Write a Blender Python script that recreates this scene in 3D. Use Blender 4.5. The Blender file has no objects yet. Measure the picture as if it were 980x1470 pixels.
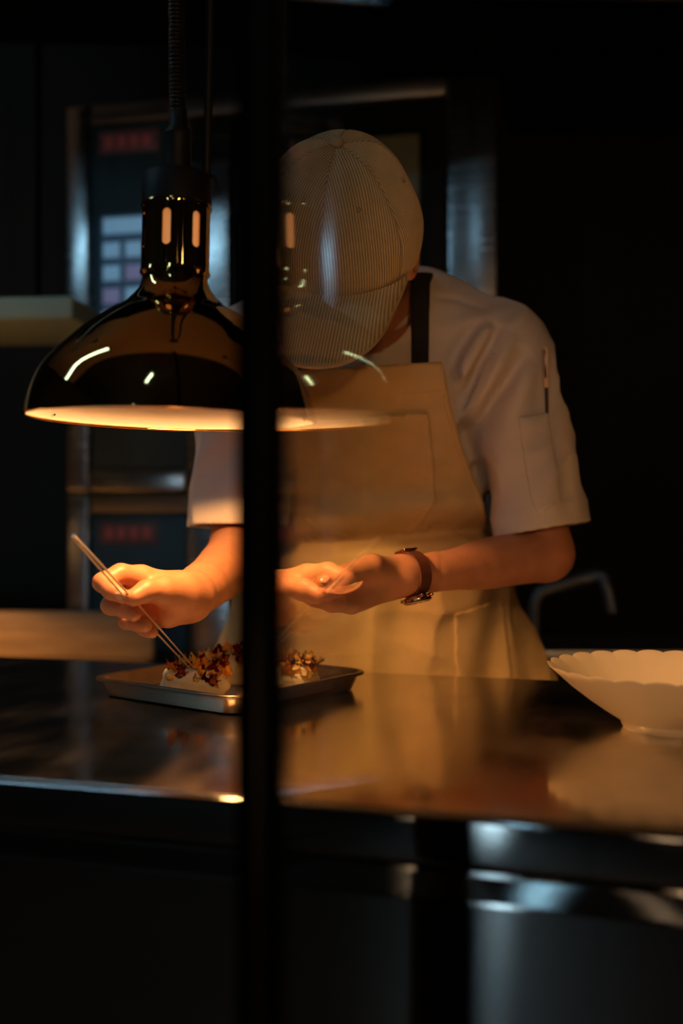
import bpy, bmesh, math, random
import numpy as np
from mathutils import Vector, Matrix, Quaternion

random.seed(7)
S = bpy.context.scene
COL = S.collection
PI = math.pi
R = math.radians

# ------------------------------------------------------------------ camera, world, lights, exposure
F = 1533.0            # focal length in pixels of the 980x1470 frame
CZ = 1.115            # camera height
cam_d = bpy.data.cameras.new('camera')
cam = bpy.data.objects.new('camera', cam_d)
COL.objects.link(cam)
cam.location = (0, 0, CZ)
cam.rotation_euler = (PI / 2, 0, 0)
cam_d.sensor_fit = 'VERTICAL'
cam_d.sensor_height = 36
cam_d.lens = F / 1470 * 36
cam_d.clip_start = 0.02
cam_d.dof.use_dof = True
cam_d.dof.focus_distance = 1.16
cam_d.dof.aperture_fstop = 2.1
S.camera = cam

world = bpy.data.worlds.new('world')
S.world = world
world.use_nodes = True
world.node_tree.nodes['Background'].inputs[0].default_value = (0.55, 0.7, 1.0, 1)
world.node_tree.nodes['Background'].inputs[1].default_value = 0.004

S.view_settings.view_transform = 'Standard'
S.view_settings.look = 'None'
S.view_settings.gamma = 1
S.view_settings.use_curve_mapping = False
S.view_settings.exposure = 0.0

WARM = (1.0, 0.47, 0.15)
WARM2 = (1.0, 0.48, 0.17)
COOL = (0.42, 0.78, 1.0)
P_LAMP = 9.5        # heat lamp bulb
P_TUBE = 2.2        # cool ceiling tube
P_STREAK = 11.0      # added glowing slit that draws the counter-front streak
P_DOWN = 12.0        # added warm key pendant; the other pendants take a fraction


def lamp(name, kind, loc, power, color, size=0.03, parent=None, rot=None, spot=None, sy=None):
    d = bpy.data.lights.new(name, kind)
    d.energy = power
    d.color = color
    if kind in ('POINT', 'SPOT'):
        d.shadow_soft_size = size
    if kind == 'SPOT':
        d.spot_size = spot
        d.spot_blend = 0.12
    if kind == 'AREA':
        d.size = size
        if sy:
            d.shape = 'RECTANGLE'
            d.size_y = sy
    o = bpy.data.objects.new(name, d)
    COL.objects.link(o)
    o.location = loc
    if rot:
        o.rotation_euler = rot
    if parent:
        o.parent = parent
    return o


def W(px, py, d):
    """pixel of the 980x1470 frame at distance d -> world point"""
    return np.array([(px - 490) / F * d, d, CZ - (py - 735) / F * d])


# ------------------------------------------------------------------ materials
MATS = {}


def mat(name, color, rough=0.5, metal=0.0, var=0.0, vscale=20.0, bump=0.0, bscale=200.0, emit=None,
        estr=0.0, coat=0.0, sss=0.0, rvar=0.0, rscale=(8, 8, 8), aniso=0.0, spec=None, stretch=None):
    if name in MATS:
        return MATS[name]
    m = bpy.data.materials.new(name)
    m.use_nodes = True
    nt = m.node_tree
    b = nt.nodes['Principled BSDF']
    b.inputs['Base Color'].default_value = (*color, 1)
    b.inputs['Roughness'].default_value = rough
    b.inputs['Metallic'].default_value = metal
    if spec is not None:
        b.inputs['Specular IOR Level'].default_value = spec
    if coat:
        b.inputs['Coat Weight'].default_value = coat
        b.inputs['Coat Roughness'].default_value = 0.08
    if sss:
        b.inputs['Subsurface Weight'].default_value = sss
        b.inputs['Subsurface Radius'].default_value = (1.0, 0.35, 0.15)
        b.inputs['Subsurface Scale'].default_value = 0.006
    if emit:
        b.inputs['Emission Color'].default_value = (*emit, 1)
        b.inputs['Emission Strength'].default_value = estr
    if aniso:
        b.inputs['Anisotropic'].default_value = aniso
    tc = nt.nodes.new('ShaderNodeTexCoord')
    mp = nt.nodes.new('ShaderNodeMapping')
    nt.links.new(tc.outputs['Object'], mp.inputs[0])
    if stretch:
        mp.inputs['Scale'].default_value = stretch
    if var:
        n = nt.nodes.new('ShaderNodeTexNoise')
        n.inputs['Scale'].default_value = vscale
        n.inputs['Detail'].default_value = 4
        nt.links.new(mp.outputs[0], n.inputs['Vector'])
        r = nt.nodes.new('ShaderNodeValToRGB')
        r.color_ramp.elements[0].position = 0.3
        r.color_ramp.elements[1].position = 0.7
        r.color_ramp.elements[0].color = tuple(max(0, c * (1 - var)) for c in color) + (1,)
        r.color_ramp.elements[1].color = tuple(min(1, c * (1 + var)) for c in color) + (1,)
        nt.links.new(n.outputs['Fac'], r.inputs[0])
        nt.links.new(r.outputs[0], b.inputs['Base Color'])
    if rvar:
        mp2 = nt.nodes.new('ShaderNodeMapping')
        mp2.inputs['Scale'].default_value = rscale
        nt.links.new(tc.outputs['Object'], mp2.inputs[0])
        n = nt.nodes.new('ShaderNodeTexNoise')
        n.inputs['Scale'].default_value = 1.0
        n.inputs['Detail'].default_value = 5
        nt.links.new(mp2.outputs[0], n.inputs['Vector'])
        mr = nt.nodes.new('ShaderNodeMapRange')
        mr.inputs[1].default_value = 0.3
        mr.inputs[2].default_value = 0.7
        mr.inputs[3].default_value = max(0.01, rough - rvar)
        mr.inputs[4].default_value = rough + rvar
        nt.links.new(n.outputs['Fac'], mr.inputs[0])
        nt.links.new(mr.outputs[0], b.inputs['Roughness'])
    if bump:
        n = nt.nodes.new('ShaderNodeTexNoise')
        n.inputs['Scale'].default_value = bscale
        n.inputs['Detail'].default_value = 3
        nt.links.new(mp.outputs[0], n.inputs['Vector'])
        bp = nt.nodes.new('ShaderNodeBump')
        bp.inputs['Strength'].default_value = bump
        bp.inputs['Distance'].default_value = 0.002
        nt.links.new(n.outputs['Fac'], bp.inputs['Height'])
        nt.links.new(bp.outputs[0], b.inputs['Normal'])
    MATS[name] = m
    return m


def weave(m, scale=900.0, strength=0.25):
    """fine twill weave bump added to a cloth material"""
    nt = m.node_tree
    b = nt.nodes['Principled BSDF']
    tc = nt.nodes.new('ShaderNodeTexCoord')
    w = nt.nodes.new('ShaderNodeTexWave')
    w.bands_direction = 'DIAGONAL'
    w.inputs['Scale'].default_value = scale
    w.inputs['Distortion'].default_value = 1.0
    nt.links.new(tc.outputs['Object'], w.inputs['Vector'])
    bp = nt.nodes.new('ShaderNodeBump')
    bp.inputs['Strength'].default_value = strength
    bp.inputs['Distance'].default_value = 0.0006
    nt.links.new(w.outputs['Fac'], bp.inputs['Height'])
    old = b.inputs['Normal'].links
    if old:
        nt.links.new(old[0].from_socket, bp.inputs['Normal'])
    nt.links.new(bp.outputs[0], b.inputs['Normal'])
    return m


M_FLOOR = mat('floor_tile', (0.035, 0.032, 0.03), 0.45, var=0.2, vscale=6)
M_WALL = mat('dark_wall', (0.018, 0.017, 0.016), 0.7, var=0.2, vscale=3)
M_CEIL = mat('dark_ceiling', (0.02, 0.014, 0.010), 0.8)
M_CEIL2 = mat('kitchen_ceiling', (0.55, 0.42, 0.28), 0.8)
M_BLOCK = mat('butcher_block', (0.46, 0.30, 0.15), 0.45, var=0.2, vscale=9, stretch=(1, 8, 8))
M_STEELTOP = mat('counter_steel', (0.60, 0.56, 0.52), 0.17, 1.0, rvar=0.09, rscale=(14, 7, 7), bump=0.04, bscale=9)
M_STEEL = mat('brushed_steel', (0.50, 0.52, 0.54), 0.24, 1.0, rvar=0.05, rscale=(3, 90, 90))
def brushed_steel(name, color, rough, an):
    """horizontally brushed steel: sharp across, long vertical highlights"""
    m = bpy.data.materials.new(name)
    m.use_nodes = True
    nt = m.node_tree
    nt.nodes.clear()
    o = nt.nodes.new('ShaderNodeOutputMaterial')
    g = nt.nodes.new('ShaderNodeBsdfAnisotropic')
    g.distribution = 'BECKMANN'
    g.inputs['Roughness'].default_value = rough
    g.inputs['Anisotropy'].default_value = an
    t = nt.nodes.new('ShaderNodeTangent')
    t.direction_type = 'RADIAL'
    t.axis = 'Z'
    nt.links.new(t.outputs[0], g.inputs['Tangent'])
    tc = nt.nodes.new('ShaderNodeTexCoord')
    mp = nt.nodes.new('ShaderNodeMapping')
    mp.inputs['Scale'].default_value = (2, 2, 500)
    nt.links.new(tc.outputs['Object'], mp.inputs[0])
    n = nt.nodes.new('ShaderNodeTexNoise')
    n.inputs['Scale'].default_value = 1.0
    nt.links.new(mp.outputs[0], n.inputs['Vector'])
    r = nt.nodes.new('ShaderNodeValToRGB')
    r.color_ramp.elements[0].color = tuple(c * 0.85 for c in color) + (1,)
    r.color_ramp.elements[1].color = tuple(min(1, c * 1.15) for c in color) + (1,)
    nt.links.new(n.outputs['Fac'], r.inputs[0])
    nt.links.new(r.outputs[0], g.inputs['Color'])
    nt.links.new(g.outputs[0], o.inputs[0])
    return m


M_STEELF = brushed_steel('front_steel', (0.42, 0.43, 0.44), 0.17, 0.75)
M_STEELD = mat('dull_steel', (0.34, 0.36, 0.38), 0.38, 1.0, rvar=0.05, rscale=(60, 60, 3))
M_TRAY = mat('aluminium_tray', (0.34, 0.27, 0.21), 0.36, 1.0, rvar=0.06, rscale=(40, 40, 40), )
M_BRASS = mat('polished_brass', (0.62, 0.40, 0.15), 0.045, 1.0)
M_ENAMEL = mat('white_enamel', (0.78, 0.76, 0.74), 0.45)
M_BLACKP = mat('black_plastic', (0.004, 0.004, 0.0045), 0.55, spec=0.25)
M_BLACKM = mat('black_powder_coat', (0.0015, 0.0015, 0.0015), 0.9, spec=0.05)
M_CORD = mat('black_rubber', (0.004, 0.004, 0.0045), 0.4, spec=0.3)
M_BOWL = mat('cream_glaze', (0.74, 0.63, 0.46), 0.32, var=0.05, vscale=12, coat=0.2)
M_SKIN = mat('skin', (0.55, 0.235, 0.12), 0.48, var=0.10, vscale=45, sss=0.25, bump=0.10, bscale=500)
M_NAIL = mat('fingernail', (0.68, 0.38, 0.27), 0.25)
M_HAIR = mat('dark_hair', (0.035, 0.016, 0.010), 0.5, bump=0.5, bscale=300)
M_JACKET = weave(mat('jacket_cotton', (0.66, 0.58, 0.53), 0.85, var=0.04, vscale=30, bump=0.15, bscale=60), 700, 0.15)
M_APRON = weave(mat('apron_canvas', (0.66, 0.46, 0.21), 0.9, var=0.07, vscale=35, bump=0.25, bscale=70), 600, 0.3)
M_APRON2 = weave(mat('apron_hem', (0.64, 0.445, 0.20), 0.9, var=0.05, vscale=35, bump=0.2, bscale=90), 600, 0.3)
M_STRAP = weave(mat('black_webbing', (0.008, 0.008, 0.009), 0.8), 500, 0.4)
M_CAP = mat('corduroy', (0.74, 0.58, 0.38), 0.95, var=0.08, vscale=60, bump=0.2, bscale=900)
def corduroy(m):
    """paints the shade in the grooves between the ribs into the colour"""
    nt = m.node_tree
    b = nt.nodes['Principled BSDF']
    a = nt.nodes.new('ShaderNodeAttribute')
    a.attribute_name = 'rib'
    r = nt.nodes.new('ShaderNodeMapRange')
    r.inputs[3].default_value = 0.42  # groove shade, put into the colour
    r.inputs[4].default_value = 1.0
    nt.links.new(a.outputs['Fac'], r.inputs[0])
    mx = nt.nodes.new('ShaderNodeMix')
    mx.data_type = 'RGBA'
    mx.blend_type = 'MULTIPLY'
    mx.inputs[0].default_value = 1.0
    src = b.inputs['Base Color'].links[0].from_socket
    nt.links.new(src, mx.inputs[6])
    nt.links.new(r.outputs[0], mx.inputs[7])
    nt.links.new(mx.outputs[2], b.inputs['Base Color'])


corduroy(M_CAP)
M_CAPD = mat('corduroy_thread', (0.36, 0.27, 0.17), 0.9)
M_TROUSER = mat('black_trousers', (0.012, 0.012, 0.014), 0.9)
M_LEATHER = mat('brown_leather', (0.10, 0.030, 0.014), 0.45, var=0.2, vscale=80)
M_ROSE = mat('rose_metal', (0.55, 0.32, 0.22), 0.18, 1.0)
M_DIAL = mat('watch_dial', (0.45, 0.32, 0.20), 0.3)
M_CREAM = mat('soft_cream', (0.85, 0.72, 0.46), 0.5, var=0.08, vscale=90, sss=0.2, bump=0.35, bscale=120)
M_CRISP = mat('orange_crisp', (0.98, 0.40, 0.04), 0.38, var=0.12, vscale=150)
M_CRISP2 = mat('amber_crisp', (1.0, 0.62, 0.14), 0.4, var=0.1, vscale=150)
M_RED = mat('dark_red_jelly', (0.30, 0.016, 0.010), 0.18, var=0.3, vscale=120)
M_PAPER = mat('parchment', (0.80, 0.68, 0.50), 0.7)
M_OVGLASS = mat('oven_glass', (0.006, 0.007, 0.006), 0.12)
M_PANEL = mat('control_panel', (0.022, 0.070, 0.100), 0.5)
M_GREEN = mat('green_grey_enamel', (0.30, 0.42, 0.34), 0.5)


# ------------------------------------------------------------------ object helpers
def link(o, parent=None):
    COL.objects.link(o)
    if parent is not None:
        o.parent = parent
    return o


def empty(name, loc=(0, 0, 0), rz=0.0):
    o = bpy.data.objects.new(name, None)
    o.empty_display_size = 0.05
    COL.objects.link(o)
    o.location = loc
    o.rotation_euler = (0, 0, rz)
    return o


def tag(o, label=None, cat=None, group=None, kind=None):
    if label:
        o['label'] = label
    if cat:
        o['category'] = cat
    if group:
        o['group'] = group
    if kind:
        o['kind'] = kind
    return o


def mesh_np(name, V, Q, m, parent=None, smooth=True):
    V = np.asarray(V, dtype=np.float32)
    Q = np.asarray(Q, dtype=np.int32)
    me = bpy.data.meshes.new(name)
    nf, k = Q.shape
    me.vertices.add(len(V))
    me.vertices.foreach_set('co', V.ravel())
    me.loops.add(nf * k)
    me.loops.foreach_set('vertex_index', Q.ravel())
    me.polygons.add(nf)
    me.polygons.foreach_set('loop_start', np.arange(0, nf * k, k, dtype=np.int32))
    me.polygons.foreach_set('use_smooth', np.full(nf, smooth))
    me.update(calc_edges=True)
    me.validate()
    me.materials.append(m)
    return link(bpy.data.objects.new(name, me), parent)


def bm_obj(name, bm, m, parent=None, smooth=False, angle=None):
    bmesh.ops.recalc_face_normals(bm, faces=bm.faces)
    me = bpy.data.meshes.new(name)
    for f in bm.faces:
        f.smooth = smooth
    if smooth and angle:
        for e in bm.edges:
            if len(e.link_faces) == 2 and e.calc_face_angle(0) > angle:
                e.smooth = False
    bm.to_mesh(me)
    bm.free()
    me.materials.append(m)
    return link(bpy.data.objects.new(name, me), parent)


def box_bm(lo, hi, bev=0.0, seg=2, bm=None):
    bm = bm or bmesh.new()
    lo = Vector(lo)
    hi = Vector(hi)
    c = (lo + hi) / 2
    s = hi - lo
    r = bmesh.ops.create_cube(bm, size=1.0, matrix=Matrix.Translation(c) @ Matrix.Diagonal((s.x, s.y, s.z, 1)))
    if bev:
        vs = r['verts']
        es = list({e for v in vs for e in v.link_edges})
        bmesh.ops.bevel(bm, geom=es, offset=bev, segments=seg, affect='EDGES', profile=0.5)
    return bm


def box(name, lo, hi, m, parent=None, bev=0.0, seg=2):
    return bm_obj(name, box_bm(lo, hi, bev, seg), m, parent, smooth=bev > 0, angle=R(50))


def lathe(name, prof, m, parent=None, n=64, closed=False, start=0.0, angle=R(40)):
    """prof: list of (r, z); revolve about local z"""
    V, Q = [], []
    k = len(prof)
    for i in range(n):
        a = start + 2 * PI * i / n
        for (r, z) in prof:
            V.append((r * math.cos(a), r * math.sin(a), z))
    for i in range(n):
        j = (i + 1) % n
        for t in range(k if closed else k - 1):
            t2 = (t + 1) % k
            Q.append((i * k + t, j * k + t, j * k + t2, i * k + t2))
    bm = bmesh.new()
    vs = [bm.verts.new(v) for v in V]
    for q in Q:
        try:
            bm.faces.new([vs[x] for x in q])
        except ValueError:
            pass
    bmesh.ops.remove_doubles(bm, verts=bm.verts, dist=1e-6)
    return bm_obj(name, bm, m, parent, True, angle)


def tube(name, pts, rad, m, parent=None, n=10, cap=True):
    """swept tube along a point list; rad scalar or list"""
    P = [Vector(p) for p in pts]
    k = len(P)
    rr = rad if isinstance(rad, (list, tuple)) else [rad] * k
    bm = bmesh.new()
    t0 = (P[1] - P[0]).normalized()
    up = Vector((0, 0, 1)) if abs(t0.z) < 0.9 else Vector((1, 0, 0))
    nrm = t0.cross(up).normalized()
    rings = []
    for i in range(k):
        t = (P[min(i + 1, k - 1)] - P[max(i - 1, 0)]).normalized()
        nrm = (nrm - t * nrm.dot(t)).normalized()
        b = t.cross(nrm)
        rings.append([bm.verts.new(P[i] + (nrm * math.cos(2 * PI * j / n) + b * math.sin(2 * PI * j / n)) * rr[i])
                      for j in range(n)])
    for i in range(k - 1):
        for j in range(n):
            bm.faces.new((rings[i][j], rings[i][(j + 1) % n], rings[i + 1][(j + 1) % n], rings[i + 1][j]))
    if cap:
        bm.faces.new(rings[0][::-1])
        bm.faces.new(rings[-1])
    return bm_obj(name, bm, m, parent, True, R(60))


def copy_tree(o, parent=None):
    c = o.copy()
    COL.objects.link(c)
    c.parent = parent
    for ch in list(o.children):
        copy_tree(ch, c)
    return c


# ------------------------------------------------------------------ signed-distance modelling (numpy)
_rng = np.random.RandomState(11)
_NT = _rng.rand(32, 32, 32).astype(np.float32)


def vnoise(P):
    i = np.floor(P).astype(np.int32)
    f = (P - i).astype(np.float32)
    u = f * f * (3 - 2 * f)
    i0 = i & 31
    i1 = (i + 1) & 31
    r = 0
    for a in (0, 1):
        wa = u[..., 0] if a else 1 - u[..., 0]
        ia = i1[..., 0] if a else i0[..., 0]
        for b in (0, 1):
            wb = u[..., 1] if b else 1 - u[..., 1]
            ib = i1[..., 1] if b else i0[..., 1]
            for c in (0, 1):
                wc = u[..., 2] if c else 1 - u[..., 2]
                ic = i1[..., 2] if c else i0[..., 2]
                r = r + wa * wb * wc * _NT[ia, ib, ic]
    return r


def folds(P, along, fa, fc, seed=0.0):
    """ridged cloth folds running along a direction: 0..1"""
    a = np.array(along, float)
    a /= np.linalg.norm(a)
    h = np.array([0.3, 0.9, 0.1])
    b = np.cross(a, h)
    b /= np.linalg.norm(b)
    c = np.cross(a, b)
    L = np.stack([P @ a * fa, P @ b * fc, P @ c * fc], -1) + seed
    n = vnoise(L)
    return 1 - np.abs(2 * n - 1)


def smin(a, b, k):
    h = np.maximum(k - np.abs(a - b), 0) / k
    return np.minimum(a, b) - h * h * k * 0.25


class Vol:
    def __init__(s, lo, hi, h, fill=0.06):
        s.lo = np.array(lo, float)
        s.h = h
        s.n = np.ceil((np.array(hi) - s.lo) / h).astype(int) + 1
        s.D = np.full(s.n, fill, np.float32)

    def sub(s, lo, hi):
        i0 = np.clip(np.floor((np.array(lo) - s.lo) / s.h).astype(int), 0, s.n)
        i1 = np.clip(np.ceil((np.array(hi) - s.lo) / s.h).astype(int) + 1, 0, s.n)
        sl = tuple(slice(a, b) for a, b in zip(i0, i1))
        ax = [(s.lo[k] + s.h * np.arange(i0[k], i1[k])).astype(np.float32) for k in range(3)]
        return sl, np.stack(np.meshgrid(*ax, indexing='ij'), -1)

    def all(s):
        return s.sub(s.lo, s.lo + s.h * s.n)[1]


def d_cone(P, a, b, ra, rb):
    a = np.array(a, np.float32)
    b = np.array(b, np.float32)
    ba = b - a
    L2 = float(ba @ ba)
    pa = P - a
    t = np.clip((pa @ ba) / L2, 0, 1)
    q = pa - t[..., None] * ba
    return np.sqrt((q * q).sum(-1)) - (ra + (rb - ra) * t)


def d_ell(P, c, r, M=None):
    q = P - np.array(c, np.float32)
    if M is not None:
        q = q @ np.array(M, np.float32)
    r = np.array(r, np.float32)
    k0 = np.sqrt(((q / r) ** 2).sum(-1))
    k1 = np.sqrt(((q / (r * r)) ** 2).sum(-1))
    return k0 * (k0 - 1) / np.maximum(k1, 1e-6)


def cone_box(a, b, ra, rb, pad):
    m = max(ra, rb) + pad
    return np.minimum(a, b) - m, np.maximum(a, b) + m


def add_chain(vol, pts, rads, k, kj=0.004, pad=0.03):
    """a smooth chain of tapered segments blended into the volume"""
    pts = [np.array(p, float) for p in pts]
    if len(pts) > 2:
        q, rq = [], []
        for i in range(len(pts) - 1):
            p0, p1, p2, p3 = pts[max(i - 1, 0)], pts[i], pts[i + 1], pts[min(i + 2, len(pts) - 1)]
            for s_ in range(4):
                t = s_ / 4
                q.append(0.5 * (2 * p1 + (p2 - p0) * t + (2 * p0 - 5 * p1 + 4 * p2 - p3) * t * t + (3 * p1 - p0 - 3 * p2 + p3) * t ** 3))
                u = t * t * (3 - 2 * t)
                rq.append(rads[i] * (1 - u) + rads[i + 1] * u)
        q.append(pts[-1])
        rq.append(rads[-1])
        pts, rads = q, rq
    m = max(rads) + pad
    sl, P = vol.sub(np.min(pts, 0) - m, np.max(pts, 0) + m)
    d = None
    for i in range(len(pts) - 1):
        e = d_cone(P, pts[i], pts[i + 1], rads[i], rads[i + 1])
        d = e if d is None else np.minimum(d, e)
    vol.D[sl] = smin(vol.D[sl], d, k)


def surface_nets(D, lo, h):
    ins = D < 0
    nx, ny, nz = D.shape
    c = np.zeros((nx - 1, ny - 1, nz - 1), np.uint8)
    for a in (0, 1):
        for b in (0, 1):
            for e in (0, 1):
                c += ins[a:nx - 1 + a, b:ny - 1 + b, e:nz - 1 + e]
    act = np.argwhere((c > 0) & (c < 8))
    cid = np.full((nx - 1, ny - 1, nz - 1), -1, np.int32)
    cid[act[:, 0], act[:, 1], act[:, 2]] = np.arange(len(act), dtype=np.int32)
    corners = [(a, b, e) for a in (0, 1) for b in (0, 1) for e in (0, 1)]
    val = {k: D[act[:, 0] + k[0], act[:, 1] + k[1], act[:, 2] + k[2]] for k in corners}
    acc = np.zeros((len(act), 3))
    cnt = np.zeros(len(act))
    for k in corners:
        for ax in range(3):
            if k[ax] == 0:
                k2 = tuple(1 if i == ax else k[i] for i in range(3))
                v0, v1 = val[k], val[k2]
                cr = (v0 < 0) != (v1 < 0)
                t = np.where(cr, v0 / np.where(cr, v0 - v1, 1), 0)
                p = np.tile(np.array(k, float), (len(act), 1))
                p[:, ax] = t
                acc += np.where(cr[:, None], p, 0)
                cnt += cr
    V = np.array(lo) + h * (act + acc / np.maximum(cnt, 1)[:, None])
    quads = []
    for ax in range(3):
        sl0 = [slice(1, -1)] * 3
        sl1 = [slice(1, -1)] * 3
        sl0[ax] = slice(0, -1)
        sl1[ax] = slice(1, None)
        a0 = ins[tuple(sl0)]
        a1 = ins[tuple(sl1)]
        off = np.array([1, 1, 1])
        off[ax] = 0
        u, v = [i for i in range(3) if i != ax]
        for flip in (False, True):
            e = np.argwhere((a0 & ~a1) if not flip else (~a0 & a1)) + off
            if not len(e):
                continue
            def C(du, dv):
                q = e.copy()
                q[:, u] -= du
                q[:, v] -= dv
                return cid[q[:, 0], q[:, 1], q[:, 2]]
            q = np.stack([C(1, 1), C(0, 1), C(0, 0), C(1, 0)], 1)
            if flip != (ax == 1):
                q = q[:, ::-1]
            quads.append(q)
    return V, np.concatenate(quads)


def largest(V, Q):
    lab = np.arange(len(V))
    for _ in range(200):
        m = lab[Q].min(1)
        new = lab.copy()
        for c in range(4):
            np.minimum.at(new, Q[:, c], m)
        new = new[new]
        if (new == lab).all():
            break
        lab = new
    ids, cn = np.unique(lab, return_counts=True)
    best = ids[cn.argmax()]
    mp = np.full(len(V), -1)
    kv = lab == best
    mp[kv] = np.arange(kv.sum())
    return V[kv], mp[Q[kv[Q[:, 0]]]]


def vol_obj(name, vol, m, parent=None, smooth_it=2, one=False):
    ii = np.argwhere((vol.D < 0).any((1, 2))).ravel(), np.argwhere((vol.D < 0).any((0, 2))).ravel(), np.argwhere((vol.D < 0).any((0, 1))).ravel()
    sl = tuple(slice(max(i[0] - 2, 0), i[-1] + 3) for i in ii)
    V, Q = surface_nets(vol.D[sl], vol.lo + vol.h * np.array([q.start for q in sl]), vol.h)
    if one:
        V, Q = largest(V, Q)
    o = mesh_np(name, V, Q, m, parent)
    if smooth_it:
        md = o.modifiers.new('smooth', 'SMOOTH')
        md.factor = 0.5
        md.iterations = smooth_it
    return o


# ------------------------------------------------------------------ the setting
CT = 0.90                       # counter top height
YAW = -R(16.0)
CU = np.array([math.cos(YAW), math.sin(YAW)])


def slab(name, lo, hi, m):
    return tag(box(name, lo, hi, m), kind='structure')


slab('floor', (-3, -4.2, -0.1), (3, 3.6, 0.0), M_FLOOR)
slab('ceiling', (-3, -4.2, 2.9), (3, 0.499, 3.0), M_CEIL)
slab('ceiling', (-3, 0.5, 2.9), (3, 3.6, 3.0), M_CEIL2)
slab('wall_back', (-3, 3.5, 0), (3, 3.6, 2.9), M_WALL)
slab('wall_left', (-3.1, -4.2, 0), (-3.0, 3.6, 2.9), M_WALL)
slab('wall_right', (3.0, -4.2, 0), (3.1, 3.6, 2.9), M_WALL)
# front wall with an added glowing slit for the counter-front streak
WX0, WX1, WZ0, WZ1 = -2.09, -1.95, 0.35, 2.45
wf = slab('wall_front', (-3, -4.3, 0), (WX0, -4.2, 2.9), M_WALL)
for lo_, hi_ in (((WX1, -4.3, 0), (3, -4.2, 2.9)), ((WX0, -4.3, 0), (WX1, -4.2, WZ0)), ((WX0, -4.3, WZ1), (WX1, -4.2, 2.9))):
    box('wall_piece', lo_, hi_, M_WALL, wf)
wn = empty('streak_light', (0, 0, 0))
tag(wn, kind='structure')
box('pane', (WX0 + 0.02, -4.262, WZ0 + 0.02), (WX1 - 0.02, -4.256, WZ1 - 0.02), mat('streak_glow', (0.3, 0.4, 0.5), 0.1, emit=(0.62, 0.86, 1.0), estr=P_STREAK), wn)  # glowing slit added for its reflection in the steel
for lo_, hi_ in (((WX0, -4.28, WZ0), (WX0 + 0.02, -4.22, WZ1)), ((WX1 - 0.02, -4.28, WZ0), (WX1, -4.22, WZ1)),
                 ((WX0 + 0.02, -4.28, WZ0), (WX1 - 0.02, -4.22, WZ0 + 0.02)), ((WX0 + 0.02, -4.28, WZ1 - 0.02), (WX1 - 0.02, -4.22, WZ1))):
    box('slit_frame', lo_, hi_, M_BLACKM, wn)

# ------------------------------------------------------------------ the pass counter
# local frame: x along the counter, y from guest side (0) to chef side (0.64)
ctr = empty('pass_counter', (0, 0.775, 0), YAW)
tag(ctr, 'stainless steel pass counter the chef leans over, with folded front lip', 'counter')
DEP = 0.64
box('worktop', (-1.6, 0.0142, CT - 0.037), (1.6, DEP, CT), M_STEELTOP, ctr)
box('front_lip', (-1.6, 0.0, CT - 0.037), (1.6, 0.014, CT), M_STEELF, ctr, bev=0.0055, seg=5)
bm = bmesh.new()
prof = [(0.002, CT - 0.038), (0.001, CT - 0.041), (-0.0075, CT - 0.0555), (-0.008, CT - 0.058), (-0.008, 0.12), (0.02, 0.12), (0.02, CT - 0.038)]
va = [bm.verts.new((-1.6, y, z)) for y, z in prof]
vb = [bm.verts.new((1.6, y, z)) for y, z in prof]
for i in range(len(prof)):
    j = (i + 1) % len(prof)
    bm.faces.new((va[i], va[j], vb[j], vb[i]))
bm.faces.new(va[::-1])
bm.faces.new(vb)
bm_obj('front_panel', bm, M_STEELF, ctr)
box('side_panel', (-1.6, 0.021, 0.12), (-1.57, DEP - 0.03, CT - 0.046), M_STEELD, ctr)
box('side_panel', (1.57, 0.021, 0.12), (1.6, DEP - 0.03, CT - 0.046), M_STEELD, ctr)
box('lower_shelf', (-1.569, 0.022, 0.30), (1.569, DEP - 0.03, 0.33), M_STEELD, ctr)
for x in (-1.5, 0.0, 1.5):
    for y in (0.06, DEP - 0.08):
        lathe('foot', [(0.0, 0.0), (0.024, 0.0), (0.024, 0.02), (0.016, 0.03), (0.016, 0.12), (0, 0.12)], M_STEELD, ctr, 16).location = (x, y, 0)

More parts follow.
